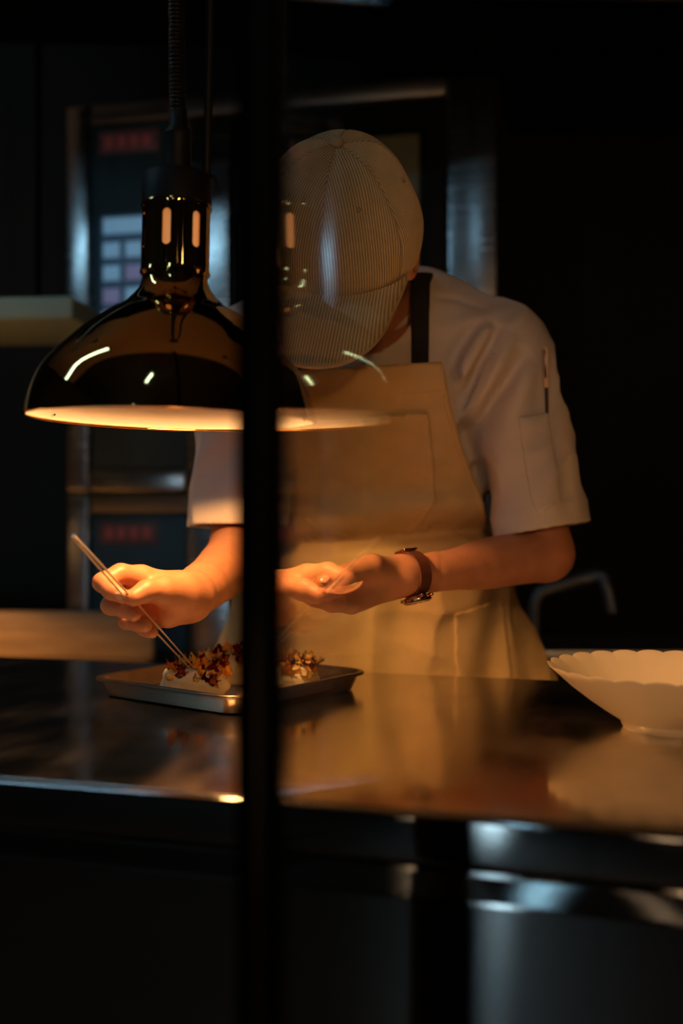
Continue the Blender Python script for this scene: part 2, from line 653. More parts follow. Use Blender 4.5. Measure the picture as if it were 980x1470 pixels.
# ------------------------------------------------------------------ heat lamp
def heat_lamp():
    root = empty('heat_lamp')
    k = 1.03 / F                      # metres per pixel at the lamp
    pts = [(47, 380), (47, 388), (46, 396), (48, 408), (55, 421), (72, 438), (97, 453), (125, 474), (151, 498),
           (171, 518), (186, 538), (197, 562), (204, 584), (208, 602)]
    # smooth the outline with a Catmull-Rom pass
    out = []
    for i in range(1, len(pts) - 1):
        p0, p1, p2, p3 = pts[max(i - 1, 0)], pts[i], pts[i + 1], pts[min(i + 2, len(pts) - 1)]
        for s in range(6):
            t = s / 6
            f = [0.5 * ((2 * p1[c]) + (-p0[c] + p2[c]) * t + (2 * p0[c] - 5 * p1[c] + 4 * p2[c] - p3[c]) * t * t +
                        (-p0[c] + 3 * p1[c] - 3 * p2[c] + p3[c]) * t ** 3) for c in (0, 1)]
            out.append(tuple(f))
    out.append(pts[-1])
    prof = [(r * k, (603 - y) * k) for r, y in out]
    sh = lathe('shade', prof, M_BRASS, root, 128, angle=R(80))
    inner = [(max(r - 0.0022, 0.001), z - 0.0004) for r, z in prof]
    lathe('enamel_lining', inner, M_ENAMEL, root, 96, angle=R(80))
    r0, z0 = prof[-1]
    lathe('rim_bead', [(r0 - 0.0024 + 0.0019 * math.cos(a), z0 + 0.0016 * math.sin(a)) for a in
                       [2 * PI * i / 10 for i in range(10)]], M_BRASS, root, 128, closed=True, angle=R(90))
    for a in (-112, -68, 20, 160):
        bm = bmesh.new()
        bmesh.ops.create_uvsphere(bm, u_segments=8, v_segments=6, radius=0.0012)
        o = bm_obj('rivet', bm, M_BLACKP, root, True)
        o.location = ((r0 - 0.006) * math.cos(R(a)), (r0 - 0.006) * math.sin(R(a)), z0 + 0.006)
    # neck with seven rounded slots: a ring of panels around real openings
    rn = 48.5 * k
    zt, zb = (603 - 297) * k, (603 - 392) * k
    s0, s1 = (603 - 312) * k, (603 - 362) * k
    hw = 5.8 * k
    nslot = 7
    off = R(-97)
    cols, rows = nslot * 36, 64

    def slot_d(a, z):
        """distance to the nearest slot outline, unrolled; negative inside"""
        q = ((a - off) / (2 * PI / nslot) + 0.5) % 1.0 - 0.5
        x = q * 2 * PI / nslot * rn
        zz = min(max(z, s1 + hw), s0 - hw)
        L_ = math.hypot(x, z - zz)
        return L_ - hw, x, z - zz, L_
    bm = bmesh.new()
    grid = [[None] * (rows + 1) for _ in range(cols)]
    ca = [off + 2 * PI * (i + 0.5) / cols for i in range(cols)]
    rz_ = [zb + (zt - zb) * j / rows for j in range(rows + 1)]
    keep = [[slot_d((ca[i] + PI / cols), (rz_[j] + rz_[j + 1]) / 2)[0] > 0 for j in range(rows)] for i in range(cols)]
    for i in range(cols):
        for j in range(rows + 1):
            a, z = ca[i], rz_[j]
            nb = [keep[(i + di) % cols][j + dj] for di in (-1, 0) for dj in (-1, 0) if 0 <= j + dj < rows]
            if any(nb) and not all(nb):
                dd, x, dz, L_ = slot_d(a, z)
                if L_ > 1e-6:
                    a -= dd * x / L_ / rn
                    z -= dd * dz / L_
            grid[i][j] = bm.verts.new((rn * math.cos(a), rn * math.sin(a), z))
    for i in range(cols):
        for j in range(rows):
            if keep[i][j]:
                i2 = (i + 1) % cols
                bm.faces.new((grid[i][j], grid[i2][j], grid[i2][j + 1], grid[i][j + 1]))
    inn = {}
    for v in [v for v in bm.verts if v.link_faces]:
        f_ = (rn - 0.0012) / rn
        inn[v] = bm.verts.new((v.co.x * f_, v.co.y * f_, v.co.z))
    for e in [e for e in bm.edges if len(e.link_faces) == 1]:
        bm.faces.new((e.verts[0], e.verts[1], inn[e.verts[1]], inn[e.verts[0]]))
    for i in range(cols):
        for j in range(rows):
            if keep[i][j]:
                i2 = (i + 1) % cols
                bm.faces.new([inn[v] for v in (grid[i][j + 1], grid[i2][j + 1], grid[i2][j], grid[i][j])])
    for v in [v for v in bm.verts if not v.link_faces]:
        bm.verts.remove(v)
    bm_obj('slotted_neck', bm, M_BRASS, root, True, R(50))
    lathe('neck_ring', [(rn - 0.003, zt + 0.001), (rn + 0.001, zt + 0.001), (rn + 0.0016, zt - 0.001), (rn + 0.001, zt - 0.003), (rn - 0.003, zt - 0.003)], M_BRASS, root, 64, closed=True)
    lathe('neck_collar', [(rn - 0.003, zb + 0.002), (rn + 0.0005, zb + 0.002), (rn + 0.0012, zb - 0.001), (rn - 0.001, zb - 0.004), (rn - 0.003, zb - 0.004)], M_BRASS, root, 64, closed=True)
    # black cap
    rc = 50 * k
    zc0, zc1 = (603 - 297) * k, (603 - 250) * k
    lathe('socket_cap', [(0, zc0 - 0.001), (rc, zc0 - 0.001), (rc, zc1 - 0.004), (rc - 0.002, zc1 - 0.001), (rc - 0.008, zc1 + 0.002), (0.012, zc1 + 0.004), (0, zc1 + 0.004)], M_BLACKP, root, 64)
    lathe('strain_relief', [(0, zc1), (0.0125, zc1), (0.0135, zc1 + 0.012), (0.0125, zc1 + 0.036), (0.0135, zc1 + 0.038), (0.0130, zc1 + 0.040), (0.0085, zc1 + 0.046), (0.008, zc1 + 0.062), (0, zc1 + 0.062)], M_BLACKP, root, 32)
    tube('support_rod', [(0.028, 0.004, zc1), (0.028, 0.004, 1.60)], 0.0042, M_BLACKP, root, 12)
    tube('wire_tail', [(0.030, -0.006, zc1 - 0.004), (0.036, -0.008, zc1 - 0.004), (0.0405, -0.009, zc1 - 0.012), (0.0425, -0.009, zc1 - 0.024)], [0.0016, 0.0016, 0.0013, 0.0005], M_BLACKP, root, 8)
    # coiled cord, a real helix
    pts = []
    z = zc1 + 0.058
    turns, pitch = 150, 0.0040
    n = turns * 12
    for i in range(n + 1):
        a = 2 * PI * i / 12
        s = i / n
        pts.append((-0.001 - 0.006 * math.sin(min(1, s * 2) * PI / 2) + 0.0066 * math.cos(a), 0.0066 * math.sin(a), z + pitch * turns * s))
    cu = bpy.data.curves.new('coiled_cord', 'CURVE')
    cu.dimensions = '3D'
    cu.bevel_depth = 0.0018
    cu.bevel_resolution = 2
    sp = cu.splines.new('POLY')
    sp.points.add(n)
    sp.points.foreach_set('co', [c for p in pts for c in (*p, 1)])
    o = bpy.data.objects.new('tmp', cu)
    COL.objects.link(o)
    dg = bpy.context.evaluated_depsgraph_get()
    me = bpy.data.meshes.new_from_object(o.evaluated_get(dg))
    bpy.data.objects.remove(o)
    for p in me.polygons:
        p.use_smooth = True
    me.materials.clear()
    me.materials.append(M_CORD)
    link(bpy.data.objects.new('coiled_cord', me), root)
    tube('feed_cord', [(-0.007, 0, z + 0.59), (-0.007, 0, 1.60)], 0.004, M_CORD, root, 8)
    lathe('ceiling_rose', [(0, 1.60), (0.06, 1.60), (0.06, 1.585), (0.045, 1.57), (0, 1.57)], M_BLACKP, root, 32)
    # bulb: frosted reflector lamp, glowing
    mb = mat('bulb_glow', (0.9, 0.6, 0.35), 0.5, emit=(1.0, 0.42, 0.13), estr=0.36)
    lathe('bulb', [(0, 0.066), (0.02, 0.067), (0.036, 0.073), (0.042, 0.082), (0.039, 0.096), (0.028, 0.125), (0.024, 0.15), (0.024, 0.203), (0, 0.203)], mb, root, 32)
    lamp('heat_lamp_light', 'SPOT', (0, 0, 0.044), P_LAMP, WARM, 0.026, root, rot=(0, 0, 0), spot=R(144))
    return root


h1 = heat_lamp()
h1.location = tuple(W(247, 603, 1.03))
h1.rotation_euler = (0, R(1.2), 0)
tag(h1, 'polished brass heat lamp with black socket cap hanging over the tray of canapes', 'heat lamp', 'heat lamps over the pass')
h2 = copy_tree(h1)  # unseen second lamp, added to light the bowl side
h2.location = (0.74, 0.92, h1.location.z)
h2.rotation_euler = (0, 0, R(25))
h3 = copy_tree(h1)  # unseen third lamp, added to throw warm light on the worktable
h3.location = (-1.30, 1.72, 1.18)
h3.rotation_euler = (0, 0, R(70))
tag(h3, 'added unseen brass heat lamp warming the wooden worktable left of the ovens', 'heat lamp', 'heat lamps over the pass')
for h_, k_ in ((h2, 0.4), (h3, 3.0)):
    for c_ in h_.children:
        if c_.type == 'LIGHT':
            c_.data = c_.data.copy()
            c_.data.energy = P_LAMP * k_
        if c_.name.split('.')[0] in ('coiled_cord', 'feed_cord', 'support_rod', 'ceiling_rose') and h_ is h3:
            c_.scale = (1, 1, (2.9 - 1.18) / 1.60) if c_.name.startswith('support') or c_.name.startswith('ceiling') else (1, 1, (2.9 - 1.18) / 1.60)

tag(h2, 'added unseen brass heat lamp lighting the scalloped bowl', 'heat lamp', 'heat lamps over the pass')

# ------------------------------------------------------------------ chef
person_parts = {}
Lsh = W(728, 507, 1.43)
Rsh = W(346, 510, 1.43)
Lel = W(783, 795, 1.41)
Rel = W(343, 785, 1.41)
Lwr = W(578, 826, 1.25)
Rwr = W(270, 857, 1.145)
NB = W(535, 425, 1.44)                 # base of the neck
HC = np.array([-0.001, 1.275, 1.447])  # head centre
PITCH, HYAW, HROLL = R(46), R(-14), R(-3)
# head frame: x to image right, f forward (face), u up
Mh = (Matrix.Rotation(HROLL, 3, 'Y') @ Matrix.Rotation(PITCH, 3, 'X') @ Matrix.Rotation(HYAW, 3, 'Z'))
# local axes: X right, -Y forward, Z up
MH = np.array(Mh)


def HL(x, y, z):
    return HC + MH @ np.array([x, y, z])


def T_prims():
    return [
        ('ell', (0.048, 1.600, 0.90), (0.175, 0.125, 0.16), None, 0.10),
        ('ell', (0.046, 1.575, 1.06), (0.170, 0.115, 0.16), None, 0.10),
        ('ell', (0.044, 1.510, 1.23), (0.165, 0.118, 0.17), None, 0.10),
        ('cone', Lsh + np.array([-0.05, 0.035, -0.03]), Rsh + np.array([0.05, 0.05, -0.03]), 0.075, 0.075, 0.10),
        ('cone', NB + np.array([0.06, 0.02, -0.035]), Lsh + np.array([-0.012, 0.012, 0.002]), 0.052, 0.050, 0.08),
        ('cone', NB + np.array([-0.08, 0.02, -0.035]), Rsh + np.array([0.012, 0.02, 0.002]), 0.052, 0.050, 0.08),
        ('cone', NB + np.array([0.07, 0.02, -0.03]), NB + np.array([-0.09, 0.02, -0.03]), 0.052, 0.052, 0.08),
    ]


def torso_d(P, infl=0.0, k=0.06):
    d = None
    for pr in T_prims():
        e = d_ell(P, pr[1], pr[2]) if pr[0] == 'ell' else d_cone(P, pr[1], pr[2], pr[3], pr[4])
        d = e if d is None else smin(d, e, k)
    return d - infl


# --- body: one continuous skin surface (torso, arms, hands, neck, head)
V = Vol((-0.30, 1.02, 0.86), (0.37, 1.74, 1.60), 0.0023)
sl, P = V.sub((-0.2, 1.3, 0.86), (0.3, 1.74, 1.45))
V.D[sl] = torso_d(P, -0.028)
del P
add_chain(V, [Lsh, Lel], [0.038, 0.036], 0.03)
add_chain(V, [Rsh, Rel], [0.038, 0.036], 0.03)
add_chain(V, [Lel, W(705, 808, 1.35), W(640, 819, 1.29), Lwr], [0.036, 0.0325, 0.0245, 0.0200], 0.01)
add_chain(V, [Rel, W(328, 812, 1.31), W(298, 837, 1.215), Rwr], [0.038, 0.036, 0.029, 0.0240], 0.01)
add_chain(V, [NB + np.array([0, 0.02, -0.02]), HC + np.array([0.0, 0.045, -0.03])], [0.058, 0.052], 0.04)


def head_add():
    m = 0.17
    sl, P = V.sub(HC - m, HC + m)
    q = (P - HC.astype(np.float32)) @ MH.astype(np.float32)     # to head-local
    d = d_ell(q, (0, 0.005, 0.008), (0.076, 0.095, 0.098))
    d = smin(d, d_ell(q, (0, -0.030, -0.055), (0.058, 0.062, 0.072)), 0.04)      # face / jaw
    d = smin(d, d_ell(q, (0, -0.070, -0.108), (0.024, 0.022, 0.018)), 0.03)      # chin
    d = smin(d, d_cone(q, (0, -0.090, -0.030), (0, -0.110, -0.060), 0.007, 0.011), 0.018)   # nose
    d = smin(d, d_cone(q, (-0.018, -0.086, -0.085), (0.018, -0.086, -0.085), 0.006, 0.006), 0.012)  # lips
    for s in (-1, 1):
        e = d_ell(q, (s * 0.030, -0.098, -0.022), (0.016, 0.012, 0.011))          # eye sockets
        h = np.maximum(0.012 - np.abs(d + e), 0) / 0.012
        d = np.maximum(d, -e) + h * h * 0.012 * 0.25
        d = smin(d, d_ell(q, (s * 0.030, -0.080, -0.022), (0.013, 0.012, 0.012)), 0.003)  # lids
        d = smin(d, d_cone(q, (s * 0.016, -0.092, -0.006), (s * 0.046, -0.080, -0.004), 0.006, 0.006), 0.012)  # brow
        e = d_ell(q, (s * 0.083, 0.012, -0.030), (0.011, 0.020, 0.033))           # ear
        e2 = d_ell(q, (s * 0.092, 0.006, -0.026), (0.008, 0.011, 0.020))
        e = np.maximum(e, -e2 + 0.001)
        d = smin(d, e, 0.008)
    V.D[sl] = smin(V.D[sl], d, 0.03)


head_add()


def hand(palm, fingers, pad=0.025):
    """palm: list of (a, b, ra, rb); fingers: list of (points, radii)"""
    allp = [p for a in palm for p in a[:2]] + [p for f in fingers for p in f[0]]
    sl, P = V.sub(np.min(allp, 0) - 0.04, np.max(allp, 0) + 0.04)
    pd = V.D[sl].copy()
    for a, b, ra, rb in palm:
        pd = smin(pd, d_cone(P, a, b, ra, rb), 0.016)
    res = pd
    for pts, rads in fingers:
        d = None
        for i in range(len(pts) - 1):
            e = d_cone(P, pts[i], pts[i + 1], rads[i], rads[i + 1])
            d = e if d is None else smin(d, e, 0.004)
        res = smin(res, smin(pd, d, 0.006), 0.0010)
    V.D[sl] = res


# chef's right hand (closes on the tweezers), palm towards the guest side
hand([
    (Rwr, W(203, 829, 1.108), 0.018, 0.0125),
    (Rwr, W(208, 845, 1.130), 0.018, 0.0130),
    (Rwr, W(220, 862, 1.142), 0.018, 0.0125),
    (Rwr, W(236, 876, 1.148), 0.018, 0.0120),
    (W(262, 862, 1.125), W(240, 884, 1.125), 0.018, 0.012),
    (W(258, 850, 1.115), W(236, 850, 1.092), 0.020, 0.0150),
], [
    ([W(203, 829, 1.108), W(173, 824, 1.090), W(147, 836, 1.074), W(160, 848, 1.063), W(176, 856, 1.060)], [0.0118, 0.0105, 0.0096, 0.0088, 0.0075]),
    ([W(208, 845, 1.130), W(180, 855, 1.105), W(159, 869, 1.088), W(177, 873, 1.074), W(192, 882, 1.070)], [0.0118, 0.0105, 0.0098, 0.0088, 0.0076]),
    ([W(220, 862, 1.142), W(198, 878, 1.120), W(183, 891, 1.102), W(196, 894, 1.088), W(209, 898, 1.082)], [0.0115, 0.0100, 0.0092, 0.0082, 0.0072]),
    ([W(236, 876, 1.148), W(220, 892, 1.130), W(206, 902, 1.114), W(212, 905, 1.104), W(219, 908, 1.096)], [0.0105, 0.0088, 0.0078, 0.0070, 0.0062]),
    ([W(250, 856, 1.112), W(232, 848, 1.088), W(210, 849, 1.070), W(192, 858, 1.058)], [0.0150, 0.0125, 0.0112, 0.0090]),
])
# chef's left hand (palm up, cupped)
hand([
    (Lwr, W(504, 866, 1.205), 0.0145, 0.0115),
    (Lwr, W(512, 862, 1.228), 0.0145, 0.0115),
    (Lwr, W(520, 858, 1.250), 0.0140, 0.0110),
    (Lwr, W(528, 854, 1.268), 0.0140, 0.0105),
    (W(566, 824, 1.244), W(536, 815, 1.214), 0.0150, 0.0138),
], [
    ([W(504, 866, 1.205), W(476, 866, 1.182), W(452, 859, 1.165), W(430, 850, 1.152), W(408, 842, 1.142)], [0.0118, 0.0100, 0.0092, 0.0084, 0.0070]),
    ([W(512, 862, 1.228), W(480, 861, 1.208), W(452, 851, 1.192), W(426, 841, 1.180), W(400, 836, 1.172)], [0.0118, 0.0100, 0.0092, 0.0084, 0.0070]),
    ([W(520, 858, 1.250), W(488, 857, 1.232), W(460, 848, 1.218), W(434, 839, 1.206), W(410, 835, 1.198)], [0.0112, 0.0096, 0.0088, 0.0080, 0.0068]),
    ([W(528, 854, 1.268), W(500, 852, 1.256), W(478, 843, 1.245), W(456, 837, 1.236), W(438, 834, 1.230)], [0.0105, 0.0088, 0.0080, 0.0072, 0.0060]),
    ([W(556, 820, 1.232), W(533, 813, 1.206), W(496, 825, 1.180), W(464, 835, 1.162)], [0.0150, 0.0140, 0.0112, 0.0088]),
])
person = vol_obj('person', V, M_SKIN, None, 2)
tag(person, 'person in beige corduroy cap, pale chef jacket and tan apron bending over the pass', 'person')
del V


def nail(c, nrm, along, w, l):
    n = Vector(nrm).normalized()
    a = Vector(along).normalized()
    a = (a - n * a.dot(n)).normalized()
    s = a.cross(n)
    bm = bmesh.new()
    bmesh.ops.create_uvsphere(bm, u_segments=14, v_segments=8, radius=1.0)
    Mx = Matrix((s, a, n)).transposed().to_4x4()
    bmesh.ops.transform(bm, matrix=Matrix.Translation(Vector(c)) @ Mx @ Matrix.Diagonal((w, l, 0.0011, 1)), verts=bm.verts)
    return bm_obj('fingernail', bm, M_NAIL, person, True)


nail(W(466, 831, 1.1545), (-0.1, -0.85, 0.5), W(455, 837, 1.16) - W(496, 825, 1.18), 0.0046, 0.0062)
nail(W(172, 856, 1.053), (0.15, -0.9, -0.25), W(180, 860, 1.06) - W(160, 848, 1.063), 0.0042, 0.0055)

# --- chef jacket: shell over torso and upper arms, open at the sleeve hems and the neck
V = Vol((-0.28, 1.27, 0.84), (0.37, 1.70, 1.48), 0.0030)
P = V.all()
dt = torso_d(P, 0.004)
arms = []
for sh, el, hem in ((Lsh, Lel, 0.885), (Rsh, Rel, 0.90)):
    ax = (el - sh) / np.linalg.norm(el - sh)
    Lh = np.linalg.norm(el - sh) * hem
    end = sh + ax * (Lh + 0.06)
    e = d_cone(P, sh, end, 0.053, 0.067)
    s_ = (P - sh.astype(np.float32)) @ ax.astype(np.float32)
    arms.append((e, s_ - Lh, s_))
d = smin(dt, np.minimum(arms[0][0], arms[1][0]), 0.045)
# cloth folds in the band near the surface
band = np.abs(d) < 0.03
Pb = P[band]
f1 = folds(Pb, (0.55, 0.0, 0.85), 5, 21, 3.1)        # from armpit up to the shoulder
f2 = folds(Pb, (0.9, 0.2, 0.35), 7, 26, 9.4)
n0 = vnoise(Pb * 14 + 5)
sL = arms[0][2][band]
wt = np.exp(-((sL - 0.10) / 0.09) ** 2)
lower = 1 / (1 + np.exp(-(sL - 0.19) / 0.015))
amp = 0.012 * (0.35 + wt) * (1 - 0.75 * lower)
d[band] += amp * (0.55 - f1 ** 1.5) + 0.005 * (0.5 - f2) * (1 - 0.6 * lower) + 0.004 * (n0 - 0.5)
# drawn folds: creases (+) and ridges (-) fanning from the armpit, on the front of the jacket


def line2(Pp, pts, dd):
    q = [(W(x, y, dd)[0], W(x, y, dd)[2]) for x, y in pts]
    best = np.full(len(Pp), 9.0, np.float32)
    par = np.zeros(len(Pp), np.float32)
    n_ = len(q) - 1
    for i_, ((ax_, az_), (bx_, bz_)) in enumerate(zip(q[:-1], q[1:])):
        ex, ez = bx_ - ax_, bz_ - az_
        wx, wz_ = Pp[:, 0] - ax_, Pp[:, 2] - az_
        t = np.clip((wx * ex + wz_ * ez) / (ex * ex + ez * ez), 0, 1)
        dd_ = np.hypot(wx - ex * t, wz_ - ez * t)
        par = np.where(dd_ < best, (i_ + t) / n_, par)
        best = np.minimum(best, dd_)
    return best, np.maximum(np.sin(np.clip(par, 0, 1) * PI), 0) ** 0.7


front = 1 / (1 + np.exp((Pb[:, 1] - 1.47) / 0.01))
for pts, wd, dp in (([(668, 585), (676, 625), (690, 665), (697, 720)], 0.011, 0.016),
                    ([(722, 462), (690, 520), (666, 590)], 0.008, 0.011),
                    ([(690, 455), (655, 505), (640, 545)], 0.008, 0.008),
                    ([(757, 498), (720, 560), (678, 625)], 0.007, 0.009),
                    ([(706, 462), (672, 520), (650, 580)], 0.009, -0.008),
                    ([(738, 478), (706, 540), (672, 606)], 0.008, -0.009),
                    ([(770, 520), (745, 570), (690, 650)], 0.012, -0.006),
                    ([(782, 530), (776, 570), (770, 610)], 0.010, 0.004),
                    ([(655, 640), (672, 610), (660, 560), (650, 530)], 0.008, 0.006),
                    ([(735, 690), (715, 720), (700, 730)], 0.010, 0.004),
                    ([(800, 600), (806, 660), (812, 740)], 0.008, 0.005),
                    ([(816, 600), (822, 660), (826, 740)], 0.010, -0.004),
                    ([(620, 424), (660, 424), (705, 440)], 0.003, 0.003)):
    ds_, tp_ = line2(Pb, pts, 1.37)
    d[band] += front * dp * 1.2 * tp_ * np.exp(-(ds_ / (wd * 1.25)) ** 2)
# sleeve hem bands stand slightly proud
for e, cut, s_ in arms:
    hb = (cut > -0.030) & (cut < 0.002) & (e < 0.03)
    d[hb] -= 0.0012
inner = d + 0.0085
shell = np.maximum(d, -inner)
# cut the sleeves at their hems (only near each arm and outside the torso)
for e, cut, s_ in arms:
    near = (e < 0.03) & (dt > -0.02) & (cut > -0.05)
    shell = np.where(near, np.maximum(shell, cut), shell)
    shell = np.where((e < 0.05) & (cut > 0.012) & (dt > 0.012), 0.05, shell)
# neck opening
nk = d_cone(P, NB + np.array([0, 0.015, -0.06]), NB + (HC - NB) * 0.6 + np.array([0, 0.0, 0.02]), 0.066, 0.078)
shell = np.maximum(shell, -nk)
shell = np.maximum(shell, 0.855 - P[..., 2])
V.D = shell.astype(np.float32)
jacket = vol_obj('chef_jacket', V, M_JACKET, person, 6)
tag(jacket, 'pale short sleeved chef jacket')
JD = d
JV = V
# stand collar
bm = bmesh.new()
n = 48
rings = []
c0 = NB + np.array([0.0, 0.012, -0.012])
axn = (HC - NB + np.array([0, 0.05, 0.02]))
axn = axn / np.linalg.norm(axn)
e1 = np.cross(axn, [0, 1, 0])
e1 /= np.linalg.norm(e1)
e2 = np.cross(axn, e1)
for (hh, rr) in ((-0.03, 0.074), (0.0, 0.071), (0.018, 0.070), (0.020, 0.0685), (0.016, 0.0665), (-0.03, 0.070)):
    rings.append([bm.verts.new(c0 + axn * hh + (e1 * math.cos(2 * PI * i / n) * 1.08 + e2 * math.sin(2 * PI * i / n)) * rr) for i in range(n)])
for a, b in zip(rings[:-1], rings[1:]):
    for i in range(n):
        if 0 <= i < n:
            bm.faces.new((a[i], a[(i + 1) % n], b[(i + 1) % n], b[i]))
bm_obj('collar', bm, M_JACKET, jacket, True)


# --- 2D region helpers for cloth panels (x, z in metres)
def poly_sd(X, Z, pts):
    pts = np.array(pts)
    d = np.full(X.shape, 1e9, np.float32)
    s = np.ones(X.shape, np.float32)
    n = len(pts)
    for i in range(n):
        a, b = pts[i], pts[i - 1]
        ex, ez = b - a
        wx, wz = X - a[0], Z - a[1]
        t = np.clip((wx * ex + wz * ez) / (ex * ex + ez * ez), 0, 1)
        d = np.minimum(d, (wx - ex * t) ** 2 + (wz - ez * t) ** 2)
        c1 = Z >= a[1]
        c2 = Z < b[1]
        c3 = ex * wz > ez * wx
        fl = (c1 & c2 & c3) | (~c1 & ~c2 & ~c3)
        s = np.where(fl, -s, s)
    return s * np.sqrt(d)


def px2(pts, d):
    return [(W(x, y, d)[0], W(x, y, d)[2]) for x, y in pts]


# --- apron
AV = Vol((-0.27, 1.24, 0.66), (0.38, 1.66, 1.34), 0.0030)
P = AV.all()
X, Y, Z = P[..., 0], P[..., 1], P[..., 2]
AB = torso_d(P, 0.013, 0.11)
Ps = P.copy()
Ps[..., 0] = (Ps[..., 0] - 0.058) * 0.66
AB = smin(AB, d_cone(Ps, (0.0, 1.632, 1.03), (0.0, 1.644, 0.84), 0.112, 0.162), 0.05)
AB = smin(AB, d_cone(Ps, (0.0, 1.644, 0.84), (0.0, 1.644, 0.5), 0.162, 0.165), 0.05)
del Ps
# tied waist: bib blouses over the tie line, skirt spreads below
zt = 1.078 + 0.012 * np.sin((X - 0.03) * 9)
AB += 0.016 * np.exp(-((Z - zt) / 0.011) ** 2) - 0.016 * np.exp(-((Z - zt - 0.034) / 0.022) ** 2)
band = np.abs(AB) < 0.03
Pb = P[band]
fz = folds(Pb, (1.0, 0.0, -0.15), 4, 17, 1.7)
fv = folds(Pb, (0.15, 0.0, 1.0), 4, 18, 6.2)
low = 1 / (1 + np.exp((Pb[:, 2] - 1.06) / 0.02))
AB[band] += low * (0.012 * (0.5 - fz) + 0.011 * (0.5 - fv)) + (1 - low) * (0.004 * (0.5 - fv) + 0.004 * (0.5 - fz)) + 0.002 * (vnoise(Pb * 40) - 0.5)
xc = 0.030
zs = [0.5, 0.95, 1.06, 1.09, 1.115, 1.1465, 1.20, 1.2545, 1.31, 1.4]
ws = [0.30, 0.30, 0.28, 0.178, 0.163, 0.152, 0.126, 0.108, 0.097, 0.092]
wz = np.interp(Z.ravel(), zs, ws).reshape(Z.shape)
region = np.maximum(np.abs(X - xc) - wz, Z - (1.300 + 0.055 * (X - xc)))
region = np.maximum(region, Y - 1.63)
region = np.maximum(region, 0.68 - Z)
AV.D = np.maximum(np.maximum(AB, -(AB + 0.0070)), region).astype(np.float32)
apron = vol_obj('apron', AV, M_APRON, person, 2)
tag(apron, 'tan canvas bib apron')

def panel(name, vol, base, lo, hi, fn, m, parent):
    """a cloth piece lying on a base distance field, cut out inside a box; fn(X, Y, Z, base) -> distance"""
    sl, P_ = vol.sub(lo, hi)
    pv = Vol((0, 0, 0), (0.001, 0.001, 0.001), vol.h)
    pv.lo = vol.lo + vol.h * np.array([q.start for q in sl])
    d_ = fn(P_[..., 0], P_[..., 1], P_[..., 2], base[sl]).astype(np.float32)
    pv.D = np.pad(d_, 1, constant_values=0.05)
    pv.lo = pv.lo - vol.h
    return vol_obj(name, pv, m, parent, 2, True)


def bib_region(X, Z):
    w_ = np.interp(Z.ravel(), zs, ws).reshape(Z.shape)
    return np.maximum(np.abs(X - xc) - w_, Z - (1.300 + 0.055 * (X - xc)))


def shell_(B, up, dn):
    return np.maximum(B - up, -(B + dn))


# hems along the bib's curved sides, the wide band on top
for s_ in (-1, 1):
    panel('bib_hem', AV, AB, (xc - 0.19 if s_ < 0 else xc + 0.06, 1.24, 1.095), (xc - 0.06 if s_ < 0 else xc + 0.19, 1.56, 1.262),
          lambda X, Y, Z, B: np.maximum(shell_(B, 0.0016, 0.004), np.maximum(bib_region(X, Z), -(bib_region(X, Z) + 0.011)) + 0.001), M_APRON2, apron)
panel('bib_band', AV, AB, (xc - 0.13, 1.24, 1.25), (xc + 0.13, 1.48, 1.33),
      lambda X, Y, Z, B: np.maximum(shell_(B, 0.0016, 0.004), np.maximum(bib_region(X, Z) + 0.001, (1.262 + 0.05 * (X - xc)) - Z)), M_APRON2, apron)
# bib pocket with clipped corners and a pen divider
pk1 = px2([(424, 606), (519, 601), (614, 592), (624, 660), (629, 718), (601, 763), (530, 768), (455, 768), (424, 735)], 1.36)
xd, ztop = W(519, 600, 1.36)[0], W(519, 596, 1.36)[2]


def pocket_fn(X, Y, Z, B):
    pr = poly_sd(X, Z, pk1)
    st_ = 0.0016 * np.exp(-((X - xd) / 0.0026) ** 2) + 0.0010 * np.exp(-((pr + 0.007) / 0.002) ** 2)
    gp = 0.004 * np.exp(-np.maximum(0, ztop - Z) / 0.02)
    return np.maximum(shell_(B - gp + st_, 0.0048, 0.002 + 0.004), pr)


panel('bib_pocket', AV, AB, (-0.06, 1.24, 1.06), (0.16, 1.50, 1.27), pocket_fn, M_APRON, apron)
pk2 = px2([(655, 885), (738, 866), (752, 990), (660, 1000)], 1.42)
panel('skirt_pocket', AV, AB, (0.12, 1.30, 0.85), (0.27, 1.58, 1.03), lambda X, Y, Z, B: np.maximum(shell_(B, 0.0026, 0.004), poly_sd(X, Z, pk2)), M_APRON, apron)

# neck straps: ribbons laid on the jacket surface
for poly in (px2([(592, 535), (590, 450), (592, 400), (600, 380), (628, 380), (620, 400), (617, 450), (617, 535)], 1.36),
             px2([(425, 545), (428, 450), (432, 400), (452, 400), (452, 450), (450, 545)], 1.36)):
    q = np.array(poly)
    tag(panel('neck_strap', JV, JD, (q[:, 0].min() - 0.01, 1.27, q[:, 1].min() - 0.01), (q[:, 0].max() + 0.01, 1.47, q[:, 1].max() + 0.01),
              lambda X, Y, Z, B: np.maximum(shell_(B, 0.0085, 0.002), poly_sd(X, Z, poly)), M_STRAP, apron), 'black webbing strap')
# pocket on the chef's left sleeve
pk3 = px2([(742, 599), (788, 591), (797, 650), (802, 720), (768, 738), (759, 722), (750, 660)], 1.37)
panel('sleeve_pocket', JV, JD, (0.20, 1.28, 1.08), (0.31, 1.405, 1.27), lambda X, Y, Z, B: np.maximum(shell_(B, 0.0045, 0.003), poly_sd(X, Z, pk3)), M_JACKET, jacket)
# slim stitched placket line on the pocket's inner side

